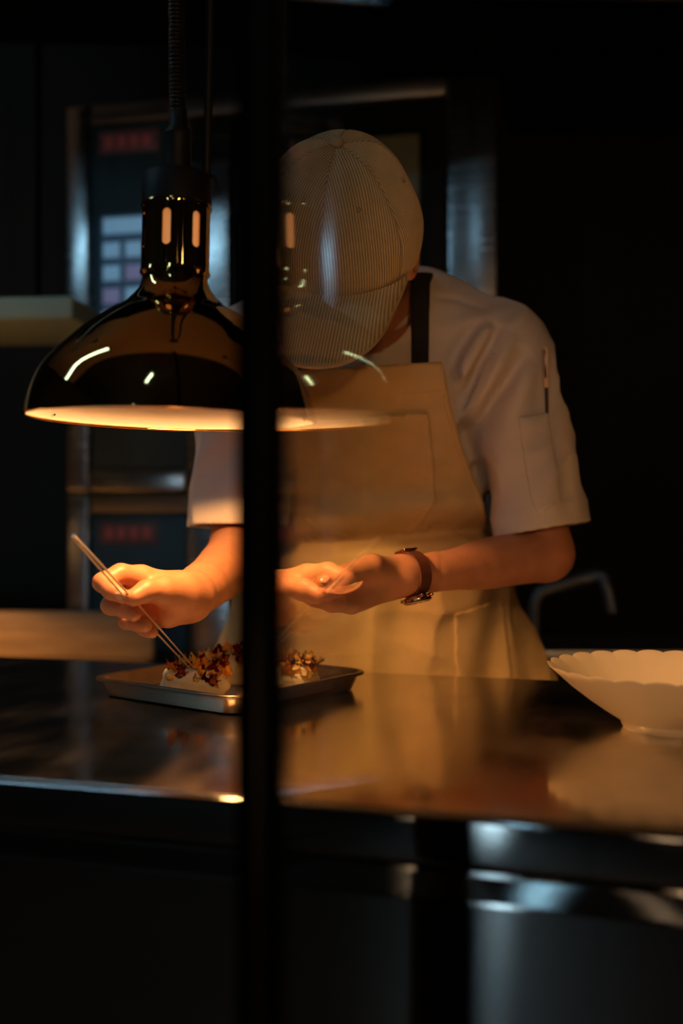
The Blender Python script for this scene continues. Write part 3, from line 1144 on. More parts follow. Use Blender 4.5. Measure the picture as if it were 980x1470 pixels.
# --- cap
def cap_build():
    NA, NS = 1080, 190
    period = 0.0034
    az = np.linspace(-PI, PI, NA, endpoint=False)
    th = np.linspace(0.0, R(108), NS)
    A, Tt = np.meshgrid(az, th, indexing='ij')
    # superellipsoid dome: azimuth 0 = forward
    rx, rf, rb, ru = 0.0965, 0.104, 0.106, 0.116
    st, ct = np.sin(Tt), np.cos(Tt)
    st2 = np.sign(st) * np.abs(st) ** 0.92
    ry = np.where(np.cos(A) > 0, rf, rb)
    x = rx * st2 * np.sin(A)
    y = -ry * st2 * np.cos(A)
    z = np.where(ct > 0, ru * np.abs(ct) ** 0.95, -0.085 * np.abs(ct))
    rr = np.sqrt(x * x + y * y)
    # ribs follow each panel's own grain
    pan = np.floor(A / (PI / 3)) + 0.5
    dA = A - pan * (PI / 3)
    across = rr * dA
    rib = 0.5 + 0.5 * np.cos(2 * PI * across / period)
    nx, ny, nz = x / rx ** 2, y / ry ** 2, z / ru ** 2
    nl = np.sqrt(nx ** 2 + ny ** 2 + nz ** 2)
    nx, ny, nz = nx / nl, ny / nl, nz / nl
    seam = np.exp(-((np.abs(dA) - PI / 6) * np.maximum(rr, 0.004) / 0.0016) ** 2)
    soft = np.stack([x, y, z], -1)
    dent = 0.006 * (vnoise(soft * 16 + 2) - 0.5) + 0.003 * (vnoise(soft * 38 + 7) - 0.5)
    # two soft creases in the slouching front panels
    for a0, w_, h_ in ((R(12), 0.010, -0.0045), (R(19), 0.007, 0.003), (R(70), 0.016, -0.003)):
        dent += h_ * np.exp(-(rr * (A - a0) / w_) ** 2) * np.sin(np.clip(Tt / R(70), 0, 1) * PI)
    disp = dent + 0.0013 * (rib ** 0.8 - 0.5) * (1 - 0.6 * seam) - 0.0016 * seam
    x, y, z = x + nx * disp, y + ny * disp, z + nz * disp
    Vv = np.stack([x, y, z], -1).reshape(-1, 3)
    Vv = Vv @ MH.T + HC
    idx = np.arange(NA * NS).reshape(NA, NS)
    q = np.stack([idx, np.roll(idx, -1, 0)], 0)
    Q = np.stack([q[0][:, :-1], q[0][:, 1:], q[1][:, 1:], q[1][:, :-1]], -1).reshape(-1, 4)
    cap = mesh_np('cap', Vv, Q, M_CAP, person)
    at = cap.data.attributes.new('rib', 'FLOAT', 'POINT')
    at.data.foreach_set('value', (rib * (1 - 0.5 * seam)).astype(np.float32).ravel())  # low in grooves and seams, for the painted shade
    tag(cap, 'beige corduroy baseball cap')
    # brim
    NU, NW = 420, 70
    a0 = R(68)
    u = np.linspace(-a0, a0, NU)
    w = np.linspace(0, 1, NW)
    U, Wd = np.meshgrid(u, w, indexing='ij')
    ln = 0.088 * np.cos(U / a0 * PI / 2) ** 0.55
    bx = rx * 1.0 * np.sin(U)
    by = -rf * 0.985 * np.cos(U)
    bz = -0.0205 + 0 * U
    outx = np.sin(U) * 0.05
    outy = -np.cos(U * 0.35)
    nl = np.sqrt(outx ** 2 + outy ** 2)
    bx = (bx + outx / nl * ln * Wd) * (1 - 0.15 * Wd ** 1.3)
    by = by + outy / nl * ln * Wd
    bz = bz - 0.34 * ln * Wd - 0.50 * (bx ** 2) / 0.09 * (0.06 + Wd * 0.94) - 0.004 * Wd ** 2
    ribs = 0.5 + 0.5 * np.cos(2 * PI * bx / period)
    rim = np.exp(-((1 - Wd) / 0.035) ** 2)
    top = np.stack([bx, by, bz + 0.0011 * (ribs ** 0.8) * (1 - rim) + 0.0008 * rim + 0.0025], -1)
    bot = np.stack([bx, by, bz - 0.0005], -1)
    N = NU * NW
    Vv = np.concatenate([top.reshape(-1, 3), bot.reshape(-1, 3)]) @ MH.T + HC
    idx = np.arange(N).reshape(NU, NW)
    Qt = np.stack([idx[:-1, :-1], idx[:-1, 1:], idx[1:, 1:], idx[1:, :-1]], -1).reshape(-1, 4)
    Qb = Qt[:, ::-1] + N
    edge = np.concatenate([idx[:, -1], idx[-1, ::-1][1:], idx[::-1, 0][1:], idx[0, :][1:]])
    Qe = np.stack([edge[:-1], edge[1:], edge[1:] + N, edge[:-1] + N], -1)
    brim = mesh_np('brim', Vv, np.concatenate([Qt, Qb, Qe]), M_CAP, cap)
    at = brim.data.attributes.new('rib', 'FLOAT', 'POINT')
    at.data.foreach_set('value', np.concatenate([np.maximum(ribs, rim).ravel(), 0.6 + 0 * ribs.ravel()]).astype(np.float32))
    # button and eyelets
    bm = bmesh.new()
    bmesh.ops.create_uvsphere(bm, u_segments=24, v_segments=12, radius=1)
    bmesh.ops.transform(bm, matrix=Matrix.Translation(Vector(HL(0, 0, 0.1165))) @ Mh.to_4x4() @ Matrix.Diagonal((0.0085, 0.0085, 0.0055, 1)), verts=bm.verts)
    bm_obj('button', bm, mat('corduroy_plain', (0.50, 0.39, 0.25), 0.95, bump=0.3, bscale=400), cap, True)
    for k in range(6):
        a = R(30 + 60 * k)
        t = R(50)
        s2 = math.sin(t) ** 0.92
        ry_ = rf if math.cos(a) > 0 else rb
        p = Vector((rx * s2 * math.sin(a), -ry_ * s2 * math.cos(a), ru * math.cos(t) ** 0.95))
        nn = Vector((p.x / rx ** 2, p.y / ry_ ** 2, p.z / ru ** 2)).normalized()
        q = nn.to_track_quat('Z', 'Y').to_matrix().to_4x4()
        bm = bmesh.new()
        pr = [(0.0012, -0.002), (0.0012, 0.0004), (0.0019, 0.0012), (0.0029, 0.0006), (0.0029, -0.002)]
        rg = [[bm.verts.new((r_ * math.cos(2 * PI * i / 14), r_ * math.sin(2 * PI * i / 14), z_)) for i in range(14)] for r_, z_ in pr]
        for a_, b_ in zip(rg[:-1], rg[1:]):
            for i in range(14):
                bm.faces.new((a_[i], a_[(i + 1) % 14], b_[(i + 1) % 14], b_[i]))
        bmesh.ops.transform(bm, matrix=Matrix.Translation(Vector(HC)) @ Mh.to_4x4() @ Matrix.Translation(p) @ q, verts=bm.verts)
        bm_obj('eyelet', bm, M_CAPD, cap, True)
    return cap


cap_build()
# hair: low on the nape and temples, showing by the ear
hb = Vol(HC - 0.16, HC + 0.16, 0.003)
P = hb.all()
q = (P - HC.astype(np.float32)) @ MH.astype(np.float32)
d = d_ell(q, (0, 0.010, 0.000), (0.081, 0.098, 0.100))
d = np.maximum(d, q[..., 2] + 0.010 + 0 * q[..., 0])
d = np.maximum(d, -(q[..., 1] + 0.030))
d = np.maximum(d, -q[..., 2] - 0.075 + 0.0)
d = np.maximum(d, -d_ell(q, (0, 0.0, 0.0), (0.070, 0.088, 0.09)))
hb.D = (d + 0.003 * (vnoise(q * np.array([150, 150, 30], np.float32)) - 0.5)).astype(np.float32)
tag(vol_obj('hair', hb, M_HAIR, person, 1), 'dark hair at the nape')

# --- watch on the chef's left wrist
wa = (W(640, 818, 1.29) - Lwr)
wa = wa / np.linalg.norm(wa)
wc = Lwr + wa * 0.013
dn = np.array([0.0, -0.35, -1.0])
dn = dn - wa * (dn @ wa)
dn /= np.linalg.norm(dn)             # points to the back of the wrist (downwards)
sd = np.cross(wa, dn)
bm = bmesh.new()
n = 56
sec = [(-0.0085, 0.0), (-0.0080, 0.0019), (0.0080, 0.0019), (0.0085, 0.0), (0.0080, -0.0004), (-0.0080, -0.0004)]
rg = []
for i in range(n):
    a = 2 * PI * i / n
    dv = dn * math.cos(a) + sd * math.sin(a)
    rg.append([bm.verts.new(wc + dv * (0.0256 + r_) + wa * x_) for x_, r_ in sec])
for i in range(n):
    for j in range(len(sec)):
        a_, b_ = rg[i], rg[(i + 1) % n]
        bm.faces.new((a_[j], a_[(j + 1) % 6], b_[(j + 1) % 6], b_[j]))
watch = bm_obj('wristwatch', bm, M_LEATHER, person, True, R(60))
tag(watch, 'round rose metal watch on brown leather strap')


def on_wrist(o, dirv, r):
    z = Vector(dirv).normalized()
    x = Vector(wa)
    y = z.cross(x)
    o.matrix_world = Matrix.Translation(Vector(wc + np.array(dirv) * r)) @ Matrix((x, y, z)).transposed().to_4x4()


def w_part(name, prof, m, z, n=40):
    o = lathe(name, prof, m, watch, n)
    on_wrist(o, dn, 0.0270)
    return o


w_part('watch_case', [(0, 0), (0.0150, 0), (0.0168, 0.002), (0.0172, 0.0045), (0.0168, 0.0066), (0.0150, 0.0072), (0.0146, 0.0062), (0, 0.0062)], M_ROSE, 0)
w_part('dial', [(0, 0.0066), (0.0144, 0.0066), (0.0144, 0.0064), (0, 0.0064)], M_DIAL, 0)
for s in (1, -1):
    for t in (1, -1):
        o = box('lug', (-0.0015, -0.004, -0.002), (0.0015, 0.004, 0.002), M_ROSE, watch, 0.0008)
        v = wc + dn * 0.0285 + wa * (0.0075 * s) + sd * (0.0168 * t)
        z = Vector(dn)
        x = Vector(wa)
        o.matrix_world = Matrix.Translation(Vector(v)) @ Matrix((x, z.cross(x), z)).transposed().to_4x4()
o = lathe('crown', [(0, 0), (0.0022, 0), (0.0022, 0.003), (0, 0.003)], M_ROSE, watch, 12)
o.matrix_world = Matrix.Translation(Vector(wc + dn * 0.0305 - wa * 0.0165)) @ Vector(-wa).to_track_quat('Z', 'Y').to_matrix().to_4x4()
o = box('clasp', (-0.010, -0.010, 0.0), (0.010, 0.010, 0.0032), M_ROSE, watch, 0.001)
on_wrist(o, -dn, 0.0268)

# trousers and shoes (behind the counter)
TV = Vol((-0.25, 1.40, 0.03), (0.35, 1.80, 1.0), 0.005)
P = TV.all()
d = d_ell(P, (0.048, 1.605, 0.92), (0.172, 0.122, 0.13))
for s in (-1, 1):
    e = smin(d_cone(P, (0.048 + s * 0.085, 1.60, 0.88), (0.048 + s * 0.10, 1.60, 0.48), 0.092, 0.072),
             d_cone(P, (0.048 + s * 0.10, 1.60, 0.48), (0.048 + s * 0.11, 1.63, 0.07), 0.072, 0.058), 0.03)
    d = smin(d, e, 0.03)
d = np.maximum(d, 0.05 - P[..., 2])
d = np.maximum(d, P[..., 2] - 0.97)
TV.D = d.astype(np.float32)
vol_obj('trousers', TV, M_TROUSER, person, 2)
for s in (-1, 1):
    bm = bmesh.new()
    bmesh.ops.create_uvsphere(bm, u_segments=20, v_segments=12, radius=1)
    for v in bm.verts:
        v.co.z = max(v.co.z, -0.45)
    bmesh.ops.transform(bm, matrix=Matrix.Translation((0.048 + s * 0.115, 1.61, 0.036)) @ Matrix.Diagonal((0.05, 0.135, 0.08, 1)), verts=bm.verts)
    bm_obj('shoe', bm, M_BLACKP, person, True)

# ------------------------------------------------------------------ pen in the sleeve pocket
def pen():
    a, b = W(783, 498, 1.371), W(786, 640, 1.3815)
    L = np.linalg.norm(b - a)
    root = empty('pen', tuple(b))
    q = Vector(a - b).to_track_quat('Z', 'Y')
    root.rotation_mode = 'QUATERNION'
    root.rotation_quaternion = q
    mp = mat('pen_barrel', (0.72, 0.52, 0.34), 0.35)
    md = mat('pen_grip', (0.03, 0.018, 0.015), 0.4)
    lathe('barrel', [(0, L), (0.0022, L), (0.0034, L - 0.002), (0.0036, L - 0.006), (0.0036, L - 0.048), (0.0030, L - 0.052), (0, L - 0.052)], mp, root, 20)
    lathe('grip', [(0, L - 0.052), (0.0022, L - 0.052), (0.0020, 0.012), (0.0006, 0.0), (0, 0)], md, root, 16)
    box('clip', (-0.0012, -0.0052, L - 0.040), (0.0012, -0.0040, L - 0.004), M_ROSE, root, 0.0003)
    return tag(root, 'slim pen standing in the sleeve pocket of the chef jacket', 'pen')


pen()

# ------------------------------------------------------------------ tray of canapes
TN = np.array([-0.108, 1.106])                       # near corner
uL = np.array([-0.80, 0.60])                         # towards the left corner
uR = np.array([0.60, 0.80])
TWd, TLn = 0.240, 0.245
tc_ = TN + uL * TWd / 2 + uR * TLn / 2
tray = empty('baking_tray', (tc_[0], tc_[1], CT), math.atan2(uR[1], uR[0]))
tag(tray, 'shallow metal baking tray with rolled rim under the brass heat lamp', 'tray')


def rr_ring(hx, hy, r, z, bm, k=6):
    vs = []
    for cx, cy, a0 in ((hx - r, hy - r, 0), (-hx + r, hy - r, 90), (-hx + r, -hy + r, 180), (hx - r, -hy + r, 270)):
        for i in range(k + 1):
            a = R(a0 + 90 * i / k)
            vs.append(bm.verts.new((cx + r * math.cos(a), cy + r * math.sin(a), z)))
    return vs


def rr_loft(rows, name, m, parent, capb=True):
    bm = bmesh.new()
    rg = [rr_ring(hx, hy, r, z, bm) for hx, hy, r, z in rows]
    n = len(rg[0])
    for a, b in zip(rg[:-1], rg[1:]):
        for i in range(n):
            bm.faces.new((a[i], a[(i + 1) % n], b[(i + 1) % n], b[i]))
    if capb:
        bm.faces.new(rg[0][::-1])
        bm.faces.new(rg[-1])
    return bm_obj(name, bm, m, parent, True, R(50))


hx, hy = TLn / 2, TWd / 2
rr_loft([(hx - 0.018, hy - 0.018, 0.022, 0.0), (hx - 0.012, hy - 0.012, 0.024, 0.0015), (hx - 0.006, hy - 0.006, 0.026, 0.019),
         (hx - 0.005, hy - 0.005, 0.026, 0.0205), (hx - 0.007, hy - 0.007, 0.025, 0.0205), (hx - 0.0135, hy - 0.0135, 0.023, 0.0028), (hx - 0.019, hy - 0.019, 0.021, 0.0016)], 'pan', M_TRAY, tray)
bm = bmesh.new()
cs = []
for i in range(8):
    a = 2 * PI * i / 8
    o_, zz = 0.0034 * math.cos(a), 0.0026 * math.sin(a)
    cs.append((hx - 0.003 + o_, hy - 0.003 + o_, 0.027 + o_, 0.0205 + zz))
rg = [rr_ring(*c[:3], c[3], bm) for c in cs]
n = len(rg[0])
for j in range(8):
    a, b = rg[j], rg[(j + 1) % 8]
    for i in range(n):
        bm.faces.new((a[i], a[(i + 1) % n], b[(i + 1) % n], b[i]))
bm_obj('rolled_rim', bm, M_TRAY, tray, True)


def tray_pt(s, t, z):
    p = TN + uL * s + uR * t
    return np.array([p[0], p[1], CT + z])


# parchment
bm = bmesh.new()
g = [[bm.verts.new(tray_pt(0.075 + 0.135 * i / 8 + 0.002 * math.sin(j), 0.036 + 0.17 * j / 8 + 0.002 * math.sin(i * 1.7), 0.0024 + 0.0005 * math.sin(i * 2.1 + j))) for j in range(9)] for i in range(9)]
for i in range(8):
    for j in range(8):
        bm.faces.new((g[i][j], g[i + 1][j], g[i + 1][j + 1], g[i][j + 1]))
bmesh.ops.solidify(bm, geom=list(bm.faces), thickness=0.0004)
tag(bm_obj('parchment_sheet', bm, M_PAPER, None, True), 'cream parchment sheet lining the baking tray', 'parchment')


def crisp_mesh(kind):
    rng = random.Random(kind)
    bm = bmesh.new()
    NU, NV = 10, 5
    curl = rng.uniform(1.6, 4.2)
    L, Wd = rng.uniform(0.013, 0.019), rng.uniform(0.007, 0.011)
    g = []
    for i in range(NU):
        row = []
        for j in range(NV):
            u = i / (NU - 1) - 0.5
            v = j / (NV - 1) - 0.5
            rad = L / curl
            a = u * curl
            ed = 0.0011 * math.sin(u * 17 + kind) * (2 * abs(v))
            row.append(bm.verts.new((rad * math.sin(a), v * Wd * (1 - 0.5 * abs(u)) + ed, rad * (1 - math.cos(a)) + 0.0022 * math.sin(v * 5 + kind) + ed)))
        g.append(row)
    for i in range(NU - 1):
        for j in range(NV - 1):
            bm.faces.new((g[i][j], g[i + 1][j], g[i + 1][j + 1], g[i][j + 1]))
    bmesh.ops.solidify(bm, geom=list(bm.faces), thickness=0.0009)
    bmesh.ops.recalc_face_normals(bm, faces=bm.faces)
    me = bpy.data.meshes.new('crisp')
    for f in bm.faces:
        f.smooth = True
    bm.to_mesh(me)
    bm.free()
    return me


CR = {}
for k in range(6):
    for m in (M_CRISP, M_CRISP2, M_RED):
        me = crisp_mesh(k)
        me.materials.append(m)
        CR[(k, m.name)] = me


def canape(s, t, rz, label, seed, nchip=36):
    rng = random.Random(seed)
    c = tray_pt(s, t, 0.0032)
    root = empty('canape', tuple(c), rz)
    tag(root, label, 'canape', 'canapes on the baking tray')
    bm = bmesh.new()
    bmesh.ops.create_cube(bm, size=1)
    bmesh.ops.subdivide_edges(bm, edges=bm.edges, cuts=9, use_grid_fill=True)
    ph = rng.uniform(0, 9)
    for v in bm.verts:
        p = v.co * 2
        q = p.normalized() * max(abs(p.x), abs(p.y), abs(p.z))
        p = p.lerp(q, 0.62)
        n = 0.06 * math.sin(p.x * 5 + ph) * math.cos(p.y * 4 + ph) + 0.05 * math.sin(p.z * 6 + p.x * 3)
        p = p * (1 + n * 0.7)
        v.co = Vector((p.x * 0.040, p.y * 0.025, (max(p.z, -0.86) + 0.86) * 0.0185))
    bm_obj('cream_base', bm, M_CREAM, root, True)
    # puree blobs under the crisps
    for i in range(9):
        bm = bmesh.new()
        bmesh.ops.create_icosphere(bm, subdivisions=2, radius=1)
        r_ = rng.uniform(0.0045, 0.0075)
        x, y = rng.uniform(-0.029, 0.029), rng.uniform(-0.017, 0.016)
        bmesh.ops.transform(bm, matrix=Matrix.Translation((x, y, 0.0300 - 60 * y * y * 0.12 - 5 * x * x)) @ Matrix.Diagonal((r_ * 1.2, r_, r_ * 0.8, 1)), verts=bm.verts)
        bm_obj('puree_dollop', bm, (M_CRISP2, M_CRISP, M_RED)[i % 3], root, True)
    for i in range(nchip):
        m = rng.choice([M_CRISP, M_CRISP2, M_CRISP, M_CRISP2, M_RED, M_RED])
        o = bpy.data.objects.new('crisp', CR[(rng.randrange(6), m.name)])
        link(o, root)
        x = rng.uniform(-0.034, 0.036)
        y = rng.uniform(-0.029, 0.018)
        zz = 0.0335 + rng.uniform(-0.001, 0.007) - 5 * x * x - max(0, -y - 0.014) * 1.0
        o.location = (x, y, zz)
        o.rotation_euler = (rng.uniform(-0.6, 0.75), rng.uniform(-0.6, 0.6), rng.uniform(0, 6.28))
        sc = rng.uniform(1.0, 1.5)
        o.scale = (sc, sc, sc)
    return root


canape(0.119, 0.060, R(2), 'creamy canape topped with orange and red crisps, touched by the tweezer tips', 3)
canape(0.155, 0.158, R(8), 'creamy canape with a darker red heap of crisps, behind the one being finished', 8)
canape(0.060, 0.150, R(-6), 'creamy canape with orange crisps beside the tray corner near the apron', 14)

# ------------------------------------------------------------------ tweezers
def tweezers():
    a, b = W(105, 770, 0.965), W(277, 961, 1.192)
    ax = b - a
    L = float(np.linalg.norm(ax))
    ax = ax / L
    root = empty('tweezers', tuple(b))
    z = Vector(-ax)
    vx = Vector((0, 0, 1)).cross(z).normalized()
    # spread across the picture plane
    y = Vector((0.72, 0.0, 0.69))
    y = (y - z * y.dot(z)).normalized()
    x = y.cross(z)
    root.matrix_world = Matrix.Translation(Vector(b)) @ Matrix((x, y, z)).transposed().to_4x4()
    ms = mat('tweezer_steel', (0.85, 0.74, 0.66), 0.42, 1.0)
    for s in (1, -1):
        bm = bmesh.new()
        rg = []
        for t, off, wd, tk in ((0.0, 0.0014, 0.0010, 0.0006), (0.02, 0.0020, 0.0012, 0.0007), (0.30, 0.0026, 0.0018, 0.0008), (0.52, 0.0026, 0.0020, 0.0008),
                               (0.75, 0.0020, 0.0020, 0.0008), (0.93, 0.0013, 0.0018, 0.0008), (0.985, 0.0009, 0.0018, 0.0008), (1.0, 0.0008, 0.0015, 0.0007)):
            zz = t * L
            rg.append([bm.verts.new((sx * wd, s * (off + sy * tk), zz)) for sx, sy in ((-1, -1), (1, -1), (1, 1), (-1, 1))])
        for p, q in zip(rg[:-1], rg[1:]):
            for i in range(4):
                bm.faces.new((p[i], p[(i + 1) % 4], q[(i + 1) % 4], q[i]))
        bm.faces.new(rg[0])
        bm.faces.new(rg[-1])
        bm_obj('tweezer_arm', bm, ms, root)
    box('weld', (-0.0018, -0.0008, L * 0.965), (0.0018, 0.0008, L), ms, root, 0.0003)
    return tag(root, 'long thin steel plating tweezers held in the chef\'s hand above the tray', 'tweezers')


tweezers()

# a small curl of crisp pinched on the chef's upturned fingers
o = bpy.data.objects.new('crisp_curl', CR[(2, M_CRISP2.name)])
link(o)
o.location = tuple(W(451, 836, 1.166))
o.rotation_euler = (0.2, 0.2, 1.0)
o.scale = (0.42, 0.42, 0.42)
tag(o, 'tiny amber crisp curl lying on the chef\'s upturned fingers beside the thumb', 'garnish')

# ------------------------------------------------------------------ scalloped bowl
def bowl():
    root = empty('bowl', (0.326, 1.062, CT))
    NA, lob = 312, 26
    outer = [(0.034, 0.0), (0.042, 0.0), (0.045, 0.003), (0.0455, 0.006), (0.052, 0.0105), (0.064, 0.018), (0.080, 0.029), (0.097, 0.042), (0.110, 0.0535), (0.118, 0.0605)]
    inner = [(0.1185, 0.0618), (0.1165, 0.0612), (0.107, 0.0545), (0.094, 0.0435), (0.078, 0.0315), (0.060, 0.0205), (0.045, 0.0135), (0.025, 0.0105), (0.0, 0.0100)]
    prof = [(0, 0.002), (0.030, 0.002)] + outer + inner
    bm = bmesh.new()
    rg = []
    for i in range(NA):
        a = 2 * PI * i / NA
        row = []
        sc = abs(math.cos(a * lob / 2)) ** 0.7 * 2 - 1.2
        for (r, z) in prof:
            f = max(0, (r - 0.050) / 0.068) ** 4.0
            rr = r * (1 + 0.011 * sc * f)
            row.append(bm.verts.new((rr * math.cos(a), rr * math.sin(a), z + 0.0012 * sc * f)))
        rg.append(row)
    for i in range(NA):
        a, b = rg[i], rg[(i + 1) % NA]
        for j in range(len(prof) - 1):
            bm.faces.new((a[j], b[j], b[j + 1], a[j + 1]))
    bmesh.ops.remove_doubles(bm, verts=bm.verts, dist=1e-6)
    bm_obj('bowl_body', bm, M_BOWL, root, True, R(55))
    lathe('foot_ring', [(0.036, 0.0), (0.0445, 0.0), (0.0465, 0.004), (0.0475, 0.008), (0.040, 0.008), (0.036, 0.003)], M_BOWL, root, 96, closed=True)
    return tag(root, 'off-white ceramic bowl with a scalloped flaring rim on the pass counter', 'bowl')


bowl()

# ------------------------------------------------------------------ glass side screen with black post
gs = empty('glass_screen', (-0.0445, 0.555, 0))
tag(gs, 'clear glass screen held by a slim black upright post in front of the pass', 'glass screen')
pa = np.array([0.006, -0.010])
pb = np.array([0.0515, -0.335])
pn = (pb - pa)
plen = float(np.linalg.norm(pn))
ang = math.atan2(pn[1], pn[0])
o = box('post', (-0.0095, -0.0095, 0.012), (0.0095, 0.0095, 2.885), M_BLACKM, gs, 0.0015)
o = lathe('base_plate', [(0, 0), (0.045, 0), (0.045, 0.008), (0.040, 0.012), (0, 0.012)], M_BLACKM, gs, 40)
o = lathe('ceiling_plate', [(0, 2.885), (0.045, 2.885), (0.045, 2.9), (0, 2.9)], M_BLACKM, gs, 40)
mg = bpy.data.materials.new('clear_glass')
mg.use_nodes = True
nt = mg.node_tree
nt.nodes.clear()
out = nt.nodes.new('ShaderNodeOutputMaterial')
mx = nt.nodes.new('ShaderNodeMixShader')
tr = nt.nodes.new('ShaderNodeBsdfTransparent')
tr.inputs[0].default_value = (0.97, 0.985, 0.97, 1)
gl = nt.nodes.new('ShaderNodeBsdfGlossy')
gl.inputs['Roughness'].default_value = 0.03
fr = nt.nodes.new('ShaderNodeFresnel')
fr.inputs[0].default_value = 1.36
ge = nt.nodes.new('ShaderNodeNewGeometry')
iv = nt.nodes.new('ShaderNodeMath')
iv.operation = 'SUBTRACT'
iv.inputs[0].default_value = 1.0
nt.links.new(ge.outputs['Backfacing'], iv.inputs[1])
ml = nt.nodes.new('ShaderNodeMath')
ml.operation = 'MULTIPLY'
nt.links.new(fr.outputs[0], ml.inputs[0])
nt.links.new(iv.outputs[0], ml.inputs[1])
nt.links.new(ml.outputs[0], mx.inputs[0])
nt.links.new(tr.outputs[0], mx.inputs[1])
nt.links.new(gl.outputs[0], mx.inputs[2])
nt.links.new(mx.outputs[0], out.inputs[0])
me_e = bpy.data.materials.new('glass_edge')
me_e.use_nodes = True
ne = me_e.node_tree
ne.nodes.clear()
eo = ne.nodes.new('ShaderNodeOutputMaterial')
et = ne.nodes.new('ShaderNodeBsdfTransparent')
et.inputs[0].default_value = (0.80, 0.90, 0.84, 1)
ne.links.new(et.outputs[0], eo.inputs[0])
o = box('pane', (0, -0.003, 0.55), (plen, 0.003, 2.1), mg, gs)
o.data.materials.append(me_e)
for p_ in o.data.polygons:
    if abs(p_.normal.y) < 0.5:
        p_.material_index = 1
o.location = (pa[0], pa[1], 0)
o.rotation_euler = (0, 0, ang)
o = box('glass_channel', (-0.002, -0.006, 0.50), (0.062, 0.006, 2.15), M_BLACKM, gs, 0.001)
o.location = (pa[0], pa[1], 0)
o.rotation_euler = (0, 0, ang)
for z in (0.62, 2.02):
    o = box('pane_clamp', (-0.004, -0.009, z - 0.02), (0.07, 0.009, z + 0.02), M_BLACKM, gs, 0.002)
    o.location = (pa[0], pa[1], 0)
    o.rotation_euler = (0, 0, ang)

# ------------------------------------------------------------------ stacked combi ovens
OY = -R(12)
OX, OYY = -0.626, 2.46


def oven(z0, label, lit):
    root = empty('combi_oven', (OX, OYY, z0), OY)
    tag(root, label, 'oven', 'stacked combi ovens')
    Wd, H, D = 0.98, 0.88, 0.75
    box('body', (0, 0.006, 0), (Wd, D, H), M_STEELD, root, 0.004)
    # front frame rails
    box('side_rail', (0, -0.022, 0), (0.058, 0.005, H), M_STEEL, root, 0.008, 3)
    box('side_rail', (Wd - 0.108, -0.022, 0), (Wd, 0.005, H), M_STEEL, root, 0.008, 3)
    box('middle_rail', (0.290, -0.020, 0), (0.395, 0.005, H - 0.045), M_STEEL, root, 0.008, 3)
    box('top_rail', (0.059, -0.020, H - 0.042), (Wd - 0.109, 0.005, H), M_STEELD, root, 0.006)
    box('bottom_rail', (0.059, -0.020, 0), (0.289, 0.005, 0.05), M_STEEL, root, 0.006)
    pn_ = box('control_panel', (0.060, -0.012, 0.052), (0.288, 0.005, H - 0.044), M_PANEL, root, 0.003)
    zt = H - 0.05
    md = mat('red_display', (0.05, 0.02, 0.02), 0.4, emit=(1.0, 0.42, 0.42), estr=0.010)
    dsp = box('display', (0.080, -0.0145, zt - 0.062), (0.222, -0.012, zt - 0.012), md, pn_, 0.002)
    mk = mat('display_digit', (0.3, 0.05, 0.05), 0.4, emit=(1.0, 0.30, 0.30), estr=0.022)
    for i in range(4):
        box('display_segment', (0.094 + i * 0.030, -0.0152, zt - 0.050), (0.114 + i * 0.030, -0.0146, zt - 0.024), mk, pn_)
    if lit:
        ms = mat('keypad_light', (0.05, 0.10, 0.16), 0.4, emit=(0.22, 0.52, 1.0), estr=0.035)
        box('keypad', (0.084, -0.0135, 0.36), (0.250, -0.012, 0.628), ms, pn_, 0.002)
        mb1 = mat('key_light', (0.2, 0.3, 0.4), 0.4, emit=(0.30, 0.66, 1.0), estr=0.26)
        mb2 = mat('key_violet', (0.2, 0.2, 0.4), 0.4, emit=(0.50, 0.55, 1.0), estr=0.14)
        for r_ in range(5):
            for c_ in range(3):
                if r_ == 0:
                    continue
                x0 = 0.090 + c_ * 0.054
                z1 = 0.618 - r_ * 0.052
                box('key', (x0, -0.0165, z1 - 0.034), (x0 + 0.040, -0.0136, z1), mb2 if (r_ + c_) % 3 == 0 else mb1, pn_, 0.0012)
        box('key_strip', (0.090, -0.0160, 0.586), (0.200, -0.0136, 0.622), mb1, pn_, 0.001)
        box('key_strip', (0.204, -0.0160, 0.590), (0.246, -0.0136, 0.618), mat('red_key', (0.2, 0.05, 0.06), 0.4, emit=(1, 0.25, 0.3), estr=0.12), pn_, 0.001)
    else:
        lathe('dial_knob', [(0, 0), (0.03, 0), (0.028, 0.02), (0, 0.022)], M_BLACKP, pn_, 24).matrix_world = root.matrix_world @ Matrix.Translation((0.17, -0.012, 0.35)) @ Matrix.Rotation(PI / 2, 4, 'X')
    dr = box('door', (0.397, -0.016, 0.012), (Wd - 0.110, 0.005, H - 0.046), M_BLACKP, root, 0.004)
    win = box('door_window', (0.445, -0.0175, 0.07), (Wd - 0.150, -0.016, H - 0.10), M_OVGLASS, dr)
    mw = mat('cavity_glow_tint', (0.16, 0.14, 0.06), 0.35)
    box('cavity_glow_sheet', (Wd - 0.300, -0.0182, 0.09), (Wd - 0.168, -0.0176, H - 0.12), mw, dr)  # flat sheet whose yellowish colour stands for the cavity glow
    tube('door_handle', [(0.420, -0.016, 0.20), (0.420, -0.055, 0.22), (0.420, -0.055, 0.60), (0.420, -0.016, 0.62)], 0.010, M_BLACKP, dr, 12)
    return root


